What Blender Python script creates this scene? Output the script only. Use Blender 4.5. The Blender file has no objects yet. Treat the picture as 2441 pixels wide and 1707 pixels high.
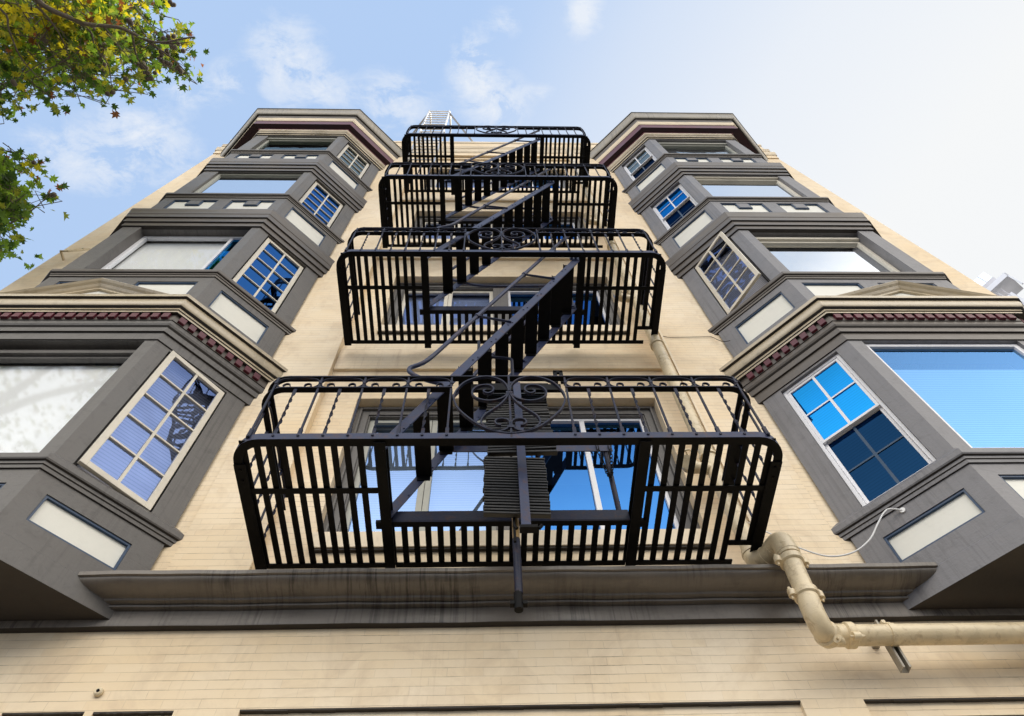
import bpy, bmesh, math, random
from mathutils import Vector, Matrix
random.seed(11)
PI = math.pi
sc = bpy.context.scene
col = sc.collection
ZO = 1.6            # every height below is measured from the eye, which stands 1.6 m above the pavement

# ------------------------------------------------------------------ node materials
def newmat(name):
    m = bpy.data.materials.new(name); m.use_nodes = True
    nt = m.node_tree; nt.nodes.clear()
    out = nt.nodes.new('ShaderNodeOutputMaterial')
    return m, nt, out
def N(nt, typ, **kw):
    n = nt.nodes.new(typ)
    for k, v in kw.items():
        if k.startswith('i_'):
            key = k[2:].replace('_', ' ')
            n.inputs[int(key) if key.isdigit() else key].default_value = v
        else: setattr(n, k, v)
    return n
def mathn(nt, op, a, b=None, clamp=False):
    n = nt.nodes.new('ShaderNodeMath'); n.operation = op; n.use_clamp = clamp
    for i, v in enumerate((a, b)):
        if v is None: continue
        if isinstance(v, (int, float)): n.inputs[i].default_value = v
        else: nt.links.new(v, n.inputs[i])
    return n.outputs[0]
def mixc(nt, fac, a, b, mode='MIX'):
    n = nt.nodes.new('ShaderNodeMix'); n.data_type = 'RGBA'; n.blend_type = mode
    for i, v in ((0, fac), (6, a), (7, b)):
        if isinstance(v, (int, float)): n.inputs[i].default_value = v
        elif isinstance(v, tuple): n.inputs[i].default_value = (*v, 1) if len(v) == 3 else v
        else: nt.links.new(v, n.inputs[i])
    return n.outputs[2]
def ramp(nt, src, stops):
    r = nt.nodes.new('ShaderNodeValToRGB'); e = r.color_ramp.elements
    while len(e) > 1: e.remove(e[-1])
    for i, (p, v) in enumerate(stops):
        x = e[0] if i == 0 else e.new(p)
        x.position = p; x.color = (v, v, v, 1) if isinstance(v, (int, float)) else (*v, 1)
    nt.links.new(src, r.inputs[0]); return r.outputs[0]
def coords(nt, scale=(1, 1, 1), loc=(0, 0, 0)):
    tc = nt.nodes.new('ShaderNodeTexCoord'); mp = nt.nodes.new('ShaderNodeMapping')
    mp.inputs['Scale'].default_value = scale; mp.inputs['Location'].default_value = loc
    nt.links.new(tc.outputs['Object'], mp.inputs[0]); return mp.outputs[0]
def noise(nt, vec, scale, detail=4, rough=.55, dist=0):
    n = nt.nodes.new('ShaderNodeTexNoise'); n.inputs['Scale'].default_value = scale
    n.inputs['Detail'].default_value = detail; n.inputs['Roughness'].default_value = rough
    n.inputs['Distortion'].default_value = dist
    nt.links.new(vec, n.inputs['Vector']); return n.outputs[0]
def bsdf(nt, out, color, rough, bump=None, bstr=.3, bdist=.01, metallic=0, spec=.5):
    p = nt.nodes.new('ShaderNodeBsdfPrincipled')
    if isinstance(color, tuple): p.inputs['Base Color'].default_value = (*color, 1)
    else: nt.links.new(color, p.inputs['Base Color'])
    if isinstance(rough, (int, float)): p.inputs['Roughness'].default_value = rough
    else: nt.links.new(rough, p.inputs['Roughness'])
    p.inputs['Metallic'].default_value = metallic
    p.inputs['Specular IOR Level'].default_value = spec
    if bump is not None:
        b = nt.nodes.new('ShaderNodeBump'); b.inputs['Strength'].default_value = bstr; b.inputs['Distance'].default_value = bdist
        nt.links.new(bump, b.inputs['Height']); nt.links.new(b.outputs[0], p.inputs['Normal'])
    nt.links.new(p.outputs[0], out.inputs[0]); return p
def mul(c, k): return tuple(x*k for x in c)

def paint(name, c, rough=.5, var=.25, grime=.35, bump=.25, scale=1.0, metallic=0, spec=.5, gc=None, streak=0):
    """old oil paint: blotchy tone, fine brush bump, dirt in patches"""
    m, nt, out = newmat(name)
    v = coords(nt)
    n1 = noise(nt, v, 2.2*scale, 6, .6); n2 = noise(nt, v, 38*scale, 4, .6); n3 = noise(nt, v, 7*scale, 8, .7, .6)
    base = mixc(nt, ramp(nt, n1, [(.3, 0), (.7, 1)]), mul(c, 1-var), mul(c, 1+var*.6))
    dirt = ramp(nt, n3, [(.52, 0), (.72, grime)])
    base = mixc(nt, dirt, base, gc or mul(c, .45))
    if streak:
        vs = coords(nt, (46, 3, .7)); s = noise(nt, vs, 1.0, 6, .7)
        big = noise(nt, coords(nt, (1.7, 1.7, .3)), 1.0, 3, .5)
        f = mathn(nt, 'MULTIPLY', ramp(nt, s, [(.48, 0), (.62, streak)]), ramp(nt, big, [(.40, .1), (.56, 1)]))
        base = mixc(nt, f, base, mul(c, .16))
    n4 = noise(nt, coords(nt, (3*scale, 3*scale, 60*scale)), 1.0, 4, .6)
    h = mathn(nt, 'ADD', mathn(nt, 'ADD', mathn(nt, 'MULTIPLY', n2, .5), n3), mathn(nt, 'MULTIPLY', n4, .35))
    rr = ramp(nt, n1, [(.3, rough-.08), (.7, rough+.12)])
    bsdf(nt, out, base, rr, h, bump, .006, metallic, spec)
    return m

def brick_paint(name, c, line=.5):
    m, nt, out = newmat(name)
    tc = nt.nodes.new('ShaderNodeTexCoord'); sx = nt.nodes.new('ShaderNodeSeparateXYZ'); nt.links.new(tc.outputs['Object'], sx.inputs[0])
    v = coords(nt)
    wob = mathn(nt, 'MULTIPLY', mathn(nt, 'SUBTRACT', noise(nt, v, 3.1, 5, .65), .5), .022)
    cb = nt.nodes.new('ShaderNodeCombineXYZ')
    nt.links.new(mathn(nt, 'ADD', mathn(nt, 'ADD', sx.outputs[0], sx.outputs[1]), wob), cb.inputs[0])
    nt.links.new(mathn(nt, 'ADD', sx.outputs[2], mathn(nt, 'MULTIPLY', wob, .55)), cb.inputs[1])
    b = nt.nodes.new('ShaderNodeTexBrick')
    for k, val in (('Scale', 1.0), ('Mortar Size', .0018), ('Mortar Smooth', .35), ('Brick Width', .205), ('Row Height', .0588), ('Bias', 0.0)): b.inputs[k].default_value = val
    b.inputs['Color1'].default_value = (.42, .42, .42, 1); b.inputs['Color2'].default_value = (.56, .56, .56, 1); b.inputs['Mortar'].default_value = (.5, .5, .5, 1)
    nt.links.new(cb.outputs[0], b.inputs['Vector'])
    zz = mathn(nt, 'ABSOLUTE', mathn(nt, 'SUBTRACT', mathn(nt, 'FRACT', mathn(nt, 'DIVIDE', mathn(nt, 'ADD', sx.outputs[2], mathn(nt, 'MULTIPLY', wob, .55)), .0588)), .5))
    row = ramp(nt, zz, [(.452, 0), (.480, 1)])
    vert = mathn(nt, 'MULTIPLY', b.outputs['Fac'], ramp(nt, noise(nt, v, 3.7, 6, .75), [(.42, .22), (.62, .8)]))
    fac = mathn(nt, 'MAXIMUM', row, vert)
    brk = ramp(nt, noise(nt, v, 2.9, 8, .78), [(.42, .22), (.55, .42), (.68, 1)])
    lines = mathn(nt, 'MULTIPLY', fac, brk)
    big = noise(nt, v, .55, 5, .55); mid = noise(nt, v, 3.2, 7, .68, .8); fine = noise(nt, v, 60, 3, .6)
    warm = mixc(nt, ramp(nt, big, [(.35, 0), (.65, 1)]), (c[0]*.93, c[1]*.86, c[2]*.74), c)
    warm = mixc(nt, ramp(nt, mid, [(.46, 0), (.72, .6)]), warm, (c[0]*.72, c[1]*.66, c[2]*.60))
    perbrick = mixc(nt, .34, warm, b.outputs['Color'], 'OVERLAY')
    vs = noise(nt, coords(nt, (14, 14, .9)), 1.0, 6, .7); vb = noise(nt, coords(nt, (1.1, 1.1, .5)), 1.0, 4, .6)
    drip = mathn(nt, 'MULTIPLY', ramp(nt, vs, [(.54, 0), (.74, .45)]), ramp(nt, vb, [(.48, 0), (.62, 1)]))
    perbrick = mixc(nt, drip, perbrick, (c[0]*.52, c[1]*.42, c[2]*.34))
    spots = ramp(nt, noise(nt, v, 17, 6, .75), [(.66, 0), (.74, .6)])
    perbrick = mixc(nt, spots, perbrick, (c[0]*.55, c[1]*.44, c[2]*.36))
    base = mixc(nt, mathn(nt, 'MULTIPLY', lines, line), perbrick, (c[0]*.20, c[1]*.16, c[2]*.14))
    h = mathn(nt, 'SUBTRACT', mathn(nt, 'ADD', mathn(nt, 'MULTIPLY', mid, .35), mathn(nt, 'MULTIPLY', fine, .12)), mathn(nt, 'MULTIPLY', mathn(nt, 'MULTIPLY', fac, brk), 1.3))
    bsdf(nt, out, base, .62, h, .45, .006, 0, .35)
    return m

def glass(name, tint, fac, wav=.12, scale=1.3, rough=.015, thru=(.82, .9, .96)):
    m, nt, out = newmat(name)
    v = coords(nt)
    b = nt.nodes.new('ShaderNodeBump'); b.inputs['Strength'].default_value = wav; b.inputs['Distance'].default_value = .02
    nt.links.new(noise(nt, v, scale, 2, .4), b.inputs['Height'])
    g = nt.nodes.new('ShaderNodeBsdfGlossy'); g.inputs['Color'].default_value = (*tint, 1); g.inputs['Roughness'].default_value = rough
    nt.links.new(b.outputs[0], g.inputs['Normal'])
    t = nt.nodes.new('ShaderNodeBsdfTransparent'); t.inputs['Color'].default_value = (*thru, 1)
    mx = nt.nodes.new('ShaderNodeMixShader'); mx.inputs[0].default_value = fac
    nt.links.new(t.outputs[0], mx.inputs[1]); nt.links.new(g.outputs[0], mx.inputs[2]); nt.links.new(mx.outputs[0], out.inputs[0])
    return m
def blindmat(name, c, pitch=.022, dark=.45, amt=1.0, fold=0):
    m, nt, out = newmat(name)
    tc = nt.nodes.new('ShaderNodeTexCoord'); sx = nt.nodes.new('ShaderNodeSeparateXYZ'); nt.links.new(tc.outputs['Object'], sx.inputs[0])
    ph = mathn(nt, 'FRACT', mathn(nt, 'DIVIDE', sx.outputs[2], pitch))
    line = ramp(nt, ph, [(0, 1), (.12, .2), (.5, 0), (.86, .15), (1, 1)])
    v = coords(nt)
    n1 = noise(nt, v, 1.4, 4, .6)
    base = mixc(nt, ramp(nt, n1, [(.3, 0), (.7, .35)]), c, mul(c, .7))
    base = mixc(nt, mathn(nt, 'MULTIPLY', line, amt), base, mul(c, dark))
    if fold:
        f = noise(nt, coords(nt, (9, 9, .8)), 1, 4, .6)
        base = mixc(nt, ramp(nt, f, [(.40, 0), (.7, fold)]), base, mul(c, .45))
    bsdf(nt, out, base, .8, None)
    return m

CR = (.87, .742, .555)
M = {}
M['brick'] = brick_paint('cream_painted_brick', CR, .85)
M['cream'] = paint('cream_wall_paint', (.85, .72, .53), .6, .16, .3, .3)
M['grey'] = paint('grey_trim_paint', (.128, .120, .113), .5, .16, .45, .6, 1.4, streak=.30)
M['grey_r'] = paint('grey_trim_paint_lit', (.190, .186, .196), .48, .16, .42, .6, 1.4, streak=.28)  # lighter bluish copy of the grey trim, sky light put into the colour
M['bandp'] = paint('dark_grey_cornice_paint', (.16, .140, .120), .36, .25, .5, .35, streak=.75)
M['under'] = paint('painted_shade_brown', (.026, .020, .016), .6, .2, .3, .2)  # shade put into the colour, for undersides, gaps and edge strips
M['redunder'] = paint('soffit_shade_oxblood', (.030, .004, .008), .6, .2, .3, .2)  # oxblood darkened so the soffit's shade is in the colour
M['soffit'] = paint('soffit_shade_brown', (.036, .029, .024), .7, .2, .3, .3)  # shade below the bays put into the colour
M['step'] = paint('brown_grey_moulding_paint', (.112, .095, .080), .42, .16, .3, .2)
M['crown'] = paint('weathered_crown_paint', (.33, .295, .235), .4, .2, .4, .35, streak=.5)
M['taupe'] = paint('taupe_cornice_paint', (.47, .385, .255), .27, .22, .45, .4, spec=.8)
M['red'] = paint('oxblood_paint', (.105, .011, .024), .45, .2, .3, .2)
M['white'] = paint('ivory_panel_paint', (.76, .75, .68), .5, .06, .12, .2)
M['navy'] = paint('navy_panel_trim_paint', (.016, .05, .115), .45, .2, .2, .2)
M['frame'] = paint('cream_sash_paint', (.70, .65, .55), .45, .12, .3, .25)
M['vinyl'] = paint('white_vinyl', (.80, .80, .83), .3, .03, .06, .03)
M['sash_grey'] = paint('pale_grey_sash_paint', (.40, .40, .35), .5, .12, .25, .2)
M['iron'] = paint('black_blue_iron_paint', (.010, .014, .036), .46, .35, .75, .5, 2.6, 0, .22, (.055, .022, .012))
M['stairiron'] = paint('blue_grey_iron_paint', (.026, .036, .085), .44, .25, .75, .4, 1.8, 0, .30, (.085, .040, .024))
M['blackiron'] = paint('matt_black_iron', (.0035, .0035, .004), .6, .3, .3, .3, 2.0, 0, .12)
M['rung'] = paint('worn_black_rung', (.0045, .0045, .005), .42, .3, .3, .4, 3, 0, .45)
M['pipe'] = paint('cream_pipe_paint', (.70, .58, .38), .30, .18, .75, .45, 2.2, 0, .6, (.32, .215, .11))
M['bluegrid'] = paint('dark_blue_grid', (.012, .050, .11), .5, .05, .05, 0)  # dark blue bars of the lower sashes
M['galv'] = paint('galvanised_steel', (.55, .56, .58), .35, .15, .2, .1, 1, .6)
M['brass'] = paint('worn_bare_brass_post', (.42, .27, .10), .4, .3, .5, .2, 3, .3)
M['cable'] = paint('white_cable_sheath', (.80, .80, .80), .4, .04, .05, .02)
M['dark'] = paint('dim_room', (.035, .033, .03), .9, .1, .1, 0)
M['gA'] = glass('wavy_old_glass', (.22, .32, .66), .36, .45, 2.0, .015, (.72, .80, .98))
M['gB'] = glass('blue_coated_glass', (.015, .27, .66), .60, .14, 1.0, .015, (.10, .50, 1.0))
M['gI'] = glass('blue_glass_over_blind', (.16, .38, .80), .40, .22, .7, .015, (.64, .86, 1.0))
M['gC'] = glass('pale_blue_glass', (.97, .99, 1.0), .88, .12, 1.0)
M['gH'] = glass('blind_backed_glass', (.26, .40, .70), .62, .15, 1.0)
M['gD'] = glass('dark_screened_glass', (.006, .028, .075), .62, .25, 1.6, .05, (.05, .09, .19))
M['gE'] = glass('deep_blue_glass', (.05, .19, .50), .72, .12, .8, .015, (.3, .4, .6))
M['gF'] = glass('clear_glass_over_curtain', (.60, .66, .75), .13, .10, .8, .04, (.99, 1.0, 1.0))
M['gG'] = glass('dim_greenish_glass', (.40, .46, .44), .55, .3, 1.6)
M['gJ'] = glass('pale_dusty_glass', (.80, .84, .84), .65, .3, 2.5, .05)
M['blind'] = blindmat('white_slat_blind', (.76, .78, .82), .030, .40)
M['blindD'] = blindmat('grey_slat_blind', (.50, .47, .46), .034, .22, 1.0)
M['curtain'] = blindmat('white_drawn_curtain', (.84, .83, .80), .5, .9, .1, .55)
M['milk'] = blindmat('milky_film', (.90, .90, .89), .5, .95, .05, .10)
M['shade'] = blindmat('plain_beige_shade', (.30, .26, .22), .6, .9, .1)

# ------------------------------------------------------------------ objects
LOC = {}
def prop(o, label=None, cat=None, group=None, kind=None):
    if label: o['label'] = label
    if cat: o['category'] = cat
    if group: o['group'] = group
    if kind: o['kind'] = kind
    return o
def root(name, label, cat, loc, group=None):
    o = bpy.data.objects.new(name, None); col.objects.link(o); o.empty_display_size = .2
    o.location = (loc[0], loc[1], loc[2]+ZO); LOC[o.name] = Vector(loc)
    return prop(o, label, cat, group)
class MB:
    def __init__(s): s.v = []; s.f = []; s.mi = []; s.cur = 0
    def add(s, vs, fs):
        b = len(s.v); s.v += [tuple(p) for p in vs]; s.f += [tuple(b+i for i in f) for f in fs]; s.mi += [s.cur]*len(fs)
    def quad(s, *p): s.add(p, [tuple(range(len(p)))])
    def hexa(s, p): s.add(p, [(0, 3, 2, 1), (4, 5, 6, 7), (0, 1, 5, 4), (1, 2, 6, 5), (2, 3, 7, 6), (3, 0, 4, 7)])
    def box(s, x0, x1, y0, y1, z0, z1):
        s.hexa([(x0, y0, z0), (x1, y0, z0), (x1, y1, z0), (x0, y1, z0), (x0, y0, z1), (x1, y0, z1), (x1, y1, z1), (x0, y1, z1)])
    def bar(s, a, b, w, h, up=(0, 0, 1)):
        a = Vector(a); b = Vector(b); d = (b-a).normalized(); sd = d.cross(Vector(up)).normalized(); u = sd.cross(d).normalized()
        P = []
        for q in (a, b):
            for i, j in ((-1, -1), (1, -1), (1, 1), (-1, 1)): P.append(q+sd*(i*w/2)+u*(j*h/2))
        s.add(P, [(0, 3, 2, 1), (4, 5, 6, 7), (0, 1, 5, 4), (1, 2, 6, 5), (2, 3, 7, 6), (3, 0, 4, 7)])
    def tube(s, path, r, n=10, caps=True):
        path = [Vector(p) for p in path]; m = len(path); rs = r if isinstance(r, (list, tuple)) else [r]*m
        T = [(path[min(i+1, m-1)]-path[max(i-1, 0)]).normalized() for i in range(m)]
        u = T[0].orthogonal().normalized(); vs = []; fs = []
        for i in range(m):
            u = (u-T[i]*u.dot(T[i])).normalized(); w = T[i].cross(u)
            vs += [path[i]+(u*math.cos(2*PI*k/n)+w*math.sin(2*PI*k/n))*rs[i] for k in range(n)]
        for i in range(m-1):
            for k in range(n): fs.append((i*n+k, i*n+(k+1) % n, (i+1)*n+(k+1) % n, (i+1)*n+k))
        if caps: fs += [tuple(range(n-1, -1, -1)), tuple((m-1)*n+k for k in range(n))]
        s.add(vs, fs)
    def ribbon(s, path, w, t, wdir):
        """flat strip: w wide along wdir, t thick"""
        path = [Vector(p) for p in path]; m = len(path); wd = Vector(wdir).normalized(); vs = []; fs = []
        for i in range(m):
            T = (path[min(i+1, m-1)]-path[max(i-1, 0)]).normalized(); nn = T.cross(wd).normalized()
            for a, b in ((-1, -1), (1, -1), (1, 1), (-1, 1)): vs.append(path[i]+wd*(a*w/2)+nn*(b*t/2))
        for i in range(m-1):
            for k in range(4): fs.append((i*4+k, i*4+(k+1) % 4, (i+1)*4+(k+1) % 4, (i+1)*4+k))
        fs += [(3, 2, 1, 0), tuple((m-1)*4+k for k in range(4))]
        s.add(vs, fs)
    def twist(s, a, b, w, t, turns, seg=26):
        a = Vector(a); b = Vector(b); d = b-a; vs = []; fs = []
        for i in range(seg+1):
            q = a+d*(i/seg); k = min(1, max(0, (i/seg-.14)/.72)); an = k*turns*2*PI
            u = Vector((math.cos(an), math.sin(an), 0)); v2 = Vector((-math.sin(an), math.cos(an), 0))
            for p, r_ in ((-1, -1), (1, -1), (1, 1), (-1, 1)): vs.append(q+u*(p*w/2)+v2*(r_*t/2))
        for i in range(seg):
            for k in range(4): fs.append((i*4+k, i*4+(k+1) % 4, (i+1)*4+(k+1) % 4, (i+1)*4+k))
        s.add(vs, fs)
    def sweep(s, rings, closed=False, caps=True):
        """rings: equal-length point lists, one per station"""
        n = len(rings[0]); vs = [p for r in rings for p in r]; fs = []
        for i in range(len(rings)-1):
            for k in range(n if closed else n-1): fs.append((i*n+k, i*n+(k+1) % n, (i+1)*n+(k+1) % n, (i+1)*n+k))
        if closed and caps: fs += [tuple(range(n-1, -1, -1)), tuple((len(rings)-1)*n+k for k in range(n))]
        s.add(vs, fs)
    def build(s, name, mat, parent=None, smooth=False, bevel=0, under=None):
        me = bpy.data.meshes.new(name); L = Vector((0, 0, 0))
        r = parent
        while r is not None and r.parent is not None: r = r.parent
        off = LOC[r.name] if r is not None and r.name in LOC else Vector((0, 0, -ZO))
        me.from_pydata([tuple(Vector(p)-off) for p in s.v], [], s.f)
        bm = bmesh.new(); bm.from_mesh(me); bmesh.ops.recalc_face_normals(bm, faces=bm.faces); bm.to_mesh(me); bm.free()
        for mt in (mat if isinstance(mat, list) else [mat]): me.materials.append(mt)
        if isinstance(mat, list):
            for i, p in enumerate(me.polygons): p.material_index = s.mi[i]
        if under is not None:  # downward faces take a darker material, painting in their shade
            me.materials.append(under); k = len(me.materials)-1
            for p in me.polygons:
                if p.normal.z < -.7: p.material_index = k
        if smooth:
            for p in me.polygons: p.use_smooth = True
            me.set_sharp_from_angle(angle=math.radians(38))
        o = bpy.data.objects.new(name, me); col.objects.link(o)
        if parent is not None: o.parent = parent
        if bevel:
            b = o.modifiers.new('soft_edges', 'BEVEL'); b.width = bevel; b.segments = 2; b.limit_method = 'ANGLE'; b.angle_limit = math.radians(40)
        return o
class Fr:
    """a vertical plane: s runs along it, z up, d out of it"""
    def __init__(f, O, u, n): f.O = Vector((*O, 0)); f.u = Vector((*u, 0)).normalized(); f.n = Vector((*n, 0)).normalized()
    def P(f, s, z, d=0): return f.O+f.u*s+f.n*d+Vector((0, 0, z))
    def box(f, mb, s0, s1, z0, z1, d0, d1):
        mb.hexa([f.P(s0, z0, d1), f.P(s1, z0, d1), f.P(s1, z0, d0), f.P(s0, z0, d0), f.P(s0, z1, d1), f.P(s1, z1, d1), f.P(s1, z1, d0), f.P(s0, z1, d0)])
    def sub(f, s, d, ang):
        """frame hinged at (s, d) and swung by ang"""
        c, k = math.cos(ang), math.sin(ang); o = f.P(s, 0, d); u = f.u*c+f.n*k; n = f.n*c-f.u*k
        return Fr((o.x, o.y), (u.x, u.y), (n.x, n.y))
def ringframe(mb, fr, s0, s1, z0, z1, w, d0, d1, wz=None):
    wz = wz or w
    fr.box(mb, s0, s0+w, z0, z1, d0, d1); fr.box(mb, s1-w, s1, z0, z1, d0, d1)
    fr.box(mb, s0+w, s1-w, z0, z0+wz, d0, d1); fr.box(mb, s0+w, s1-w, z1-wz, z1, d0, d1)
def wallholes(mb, fr, s0, s1, z0, z1, holes, d=0):
    S = sorted({s0, s1, *[h[0] for h in holes], *[h[1] for h in holes]}); Z = sorted({z0, z1, *[h[2] for h in holes], *[h[3] for h in holes]})
    for i in range(len(S)-1):
        for j in range(len(Z)-1):
            cs, cz = (S[i]+S[i+1])/2, (Z[j]+Z[j+1])/2
            if any(h[0] < cs < h[1] and h[2] < cz < h[3] for h in holes): continue
            mb.quad(fr.P(S[i], Z[j], d), fr.P(S[i+1], Z[j], d), fr.P(S[i+1], Z[j+1], d), fr.P(S[i], Z[j+1], d))
    for a, b, c, e, dep in holes:
        for p, q in (((a, c), (b, c)), ((b, c), (b, e)), ((b, e), (a, e)), ((a, e), (a, c))):
            mb.quad(fr.P(p[0], p[1], d), fr.P(q[0], q[1], d), fr.P(q[0], q[1], d-dep), fr.P(p[0], p[1], d-dep))

# ================================================================== the building
B = root('apartment_building', 'cream painted brick apartment building with two grey four-storey bays', 'building', (.17, 0, -ZO))
FW = Fr((0, 0), (1, 0), (0, -1))
XL, XR = -6.08, 6.56          # corners of the front
ZTOP = 17.42
XS0, XS1 = -2.145, 2.485      # piers
XP0, XP1 = -1.60, 1.94        # recessed middle
REC = .09
HEAD = [5.86, 9.03, 12.09, 15.20]; BOT = [3.96, 7.43, 10.49, 13.50]; SPB = [6.39, 9.66, 12.66, 15.95]
WX0, WX1 = -1.265, 1.615
# lower wall, with sunk panels
mb = MB()
LH = [(-6.0, -2.64, .4, 2.509, .03), (-2.60, -2.167, .4, 2.512, .03), (-2.121, -1.695, .4, 2.509, .03), (-1.345, 1.721, .4, 2.509, .03), (2.075, 6.2, .4, 2.509, .03)]
wallholes(mb, FW, XL, XR, -ZO, 3.06, LH)
for a, b, c, e, dep in LH:
    wallholes(mb, FW, a, b, c, e, [(a+.004, b-.004, .4+.004, 2.421, .07)], -.03)
    FW.box(mb, a, b, c, 2.43, -.30, -.10)
# piers and outer strips
FW.box(mb, XS0, XP0, 3.06, ZTOP-1.35, -.3, 0); FW.box(mb, XP1, XS1, 3.06, ZTOP-1.35, -.3, 0)
FW.box(mb, -2.34, XS0, 3.06, ZTOP-1.35, -.28, -.022); FW.box(mb, XS1, 2.67, 3.06, ZTOP-1.35, -.28, -.022)
FW.box(mb, XL, -5.19, 3.06, ZTOP-1.35, -.28, -.022); FW.box(mb, 5.60, XR, 3.06, ZTOP-1.35, -.28, -.022)
FW.box(mb, -5.19, -2.34, 16.0, ZTOP-1.35, -.28, -.022); FW.box(mb, 2.67, 5.60, 16.0, ZTOP-1.35, -.28, -.022)
# recessed middle with its window openings
wallholes(mb, FW, XP0, XP1, 3.06, 16.07, [(WX0, WX1, BOT[i], HEAD[i], .10) for i in range(4)], -REC)
# frieze and parapet wall
FW.box(mb, XL, XR, 16.07, ZTOP-.06, -.32, 0)
# ends, back and roof
for x in (XL, XR):
    s = 1 if x == XL else -1
    mb.box(min(x, x+s*.28), max(x, x+s*.28), .30, 13, -ZO, ZTOP-.06)
mb.box(XL+.28, XR-.28, 12.7, 13, -ZO, ZTOP-.4)
mb.box(XL+.28, XR-.28, .33, 12.7, 16.2, 16.5)
wall = mb.build('wall', M['brick'], B)
for a, b, c, e, dep in LH:
    mb = MB(); n = 24
    for k in range(n):      # dark strip paints the shadow gap under the sunk panel's edge
        p, q = a+(b-a)*k/n, a+(b-a)*(k+1)/n; FW.box(mb, p, q, e-.007-random.uniform(0, .004), e-.0005, -.029, -.002)
    mb.build('panel_shade_strip', M['under'], B)
    mb = MB(); FW.box(mb, a+.01, b-.01, 2.414, 2.4205, -.055, -.032); mb.build('panel_shade_strip', M['under'], B)  # second strip of painted shade, along the inner step
# spandrel panels between the storeys
for i in range(4):
    mb = MB(); FW.box(mb, XP0+.003, XP1-.003, SPB[i], min(SPB[i]+.44, 16.068), -REC-.05, -.055)
    mb.build('spandrel', M['brick'], B, bevel=.004)
# room depth behind the glass
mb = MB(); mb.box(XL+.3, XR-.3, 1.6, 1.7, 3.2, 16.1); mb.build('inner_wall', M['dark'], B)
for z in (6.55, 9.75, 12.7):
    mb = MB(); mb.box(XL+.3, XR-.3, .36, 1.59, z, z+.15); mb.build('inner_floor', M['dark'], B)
# mouldings on the parapet
def run_profile(prof, x0, x1, mat, name, parent=B, dmin=-.02):
    mb = MB(); ring = [(d, z) for d, z in prof] + [(dmin, prof[-1][1]), (dmin, prof[0][1])]
    mb.sweep([[(x, -d, z) for d, z in ring] for x in (x0, x1)], True)
    return mb.build(name, mat, parent)
run_profile([(0, 16.30), (.015, 16.31), (.015, 16.36), (.03, 16.38), (.03, 16.43), (.045, 16.47), (.045, 16.50)], XL-.04, XR+.04, M['cream'], 'string_moulding')
run_profile([(0, 16.72), (.02, 16.74), (.02, 16.80), (.035, 16.82), (.035, 16.86)], XL-.03, XR+.03, M['cream'], 'string_moulding')
run_profile([(0, ZTOP-.10), (.02, ZTOP-.08), (.03, ZTOP-.03), (.03, ZTOP)], XL-.03, XR+.03, M['cream'], 'parapet_cap')

# belt cornice over the ground storey
def belt(x0, x1, prof, name, ends=True):
    mb = MB(); n = 60; rings = []
    for i in range(n+1):
        x = x0+(x1-x0)*i/n
        w = .0014*math.sin(x*5.1)+.0011*math.sin(x*13.7+1)
        rings.append([(x, -(d+(w if d > .04 else 0)), z+w*.7) for d, z in prof])
    mb.sweep(rings, True); return mb.build(name, M['bandp'], B, smooth=True, under=M['under'] if name == 'belt_fascia' else None)
belt(XL-.02, XR+.02, [(-.02, 3.038), (.046, 3.038), (.050, 3.05), (.048, 3.150), (-.02, 3.150)], 'belt_fascia')
cove = [(.040+.0, 3.160), (.082, 3.160), (.084, 3.172), (.074, 3.175), (.074, 3.180), (.112, 3.184), (.118, 3.196)]
for k in range(9):
    a = k/8*PI/2; cove.append((.118+.132*math.sin(a), 3.196+.044*(1-math.cos(a))))
cove += [(.250, 3.246), (.266, 3.249), (.268, 3.276), (-.02, 3.292), (-.02, 3.1655)]
belt(-2.50, 2.835, [(a-.0, b-.008) for a, b in cove], 'belt_cornice')

# ------------------------------------------------------------------ windows
def pane(fr, s0, s1, z0, z1, d, mat, parent):
    mb = MB(); mb.quad(fr.P(s0, z0, d), fr.P(s1, z0, d), fr.P(s1, z1, d), fr.P(s0, z1, d)); return mb.build('pane', mat, parent)
def blind(fr, s0, s1, z0, z1, d, mat, parent, name='blind'):
    mb = MB(); n = 16
    for i in range(n):
        a = s0+(s1-s0)*i/n; b = s0+(s1-s0)*(i+1)/n
        wa = .008*math.sin(i*2.1+z0*7); wb = .008*math.sin((i+1)*2.1+z0*7)
        if mat is not M['curtain']: wa = wb = 0
        mb.quad(fr.P(a, z0, d+wa), fr.P(b, z0, d+wb), fr.P(b, z1, d+wa), fr.P(a, z1, d+wb))
    return mb.build(name, mat, parent)
def muntins(fr, s0, s1, z0, z1, cols, rows, w, d0, d1, mat, parent):
    mb = MB()
    for i in range(1, cols): c = s0+(s1-s0)*i/cols; fr.box(mb, c-w*.7, c+w*.7, z0, z1, d0, d1)
    for j in range(1, rows): c = z0+(z1-z0)*j/rows; fr.box(mb, s0, s1, c-w/2, c+w/2, d0+.002, d1-.002)
    return mb.build('muntins', mat, parent)
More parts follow.
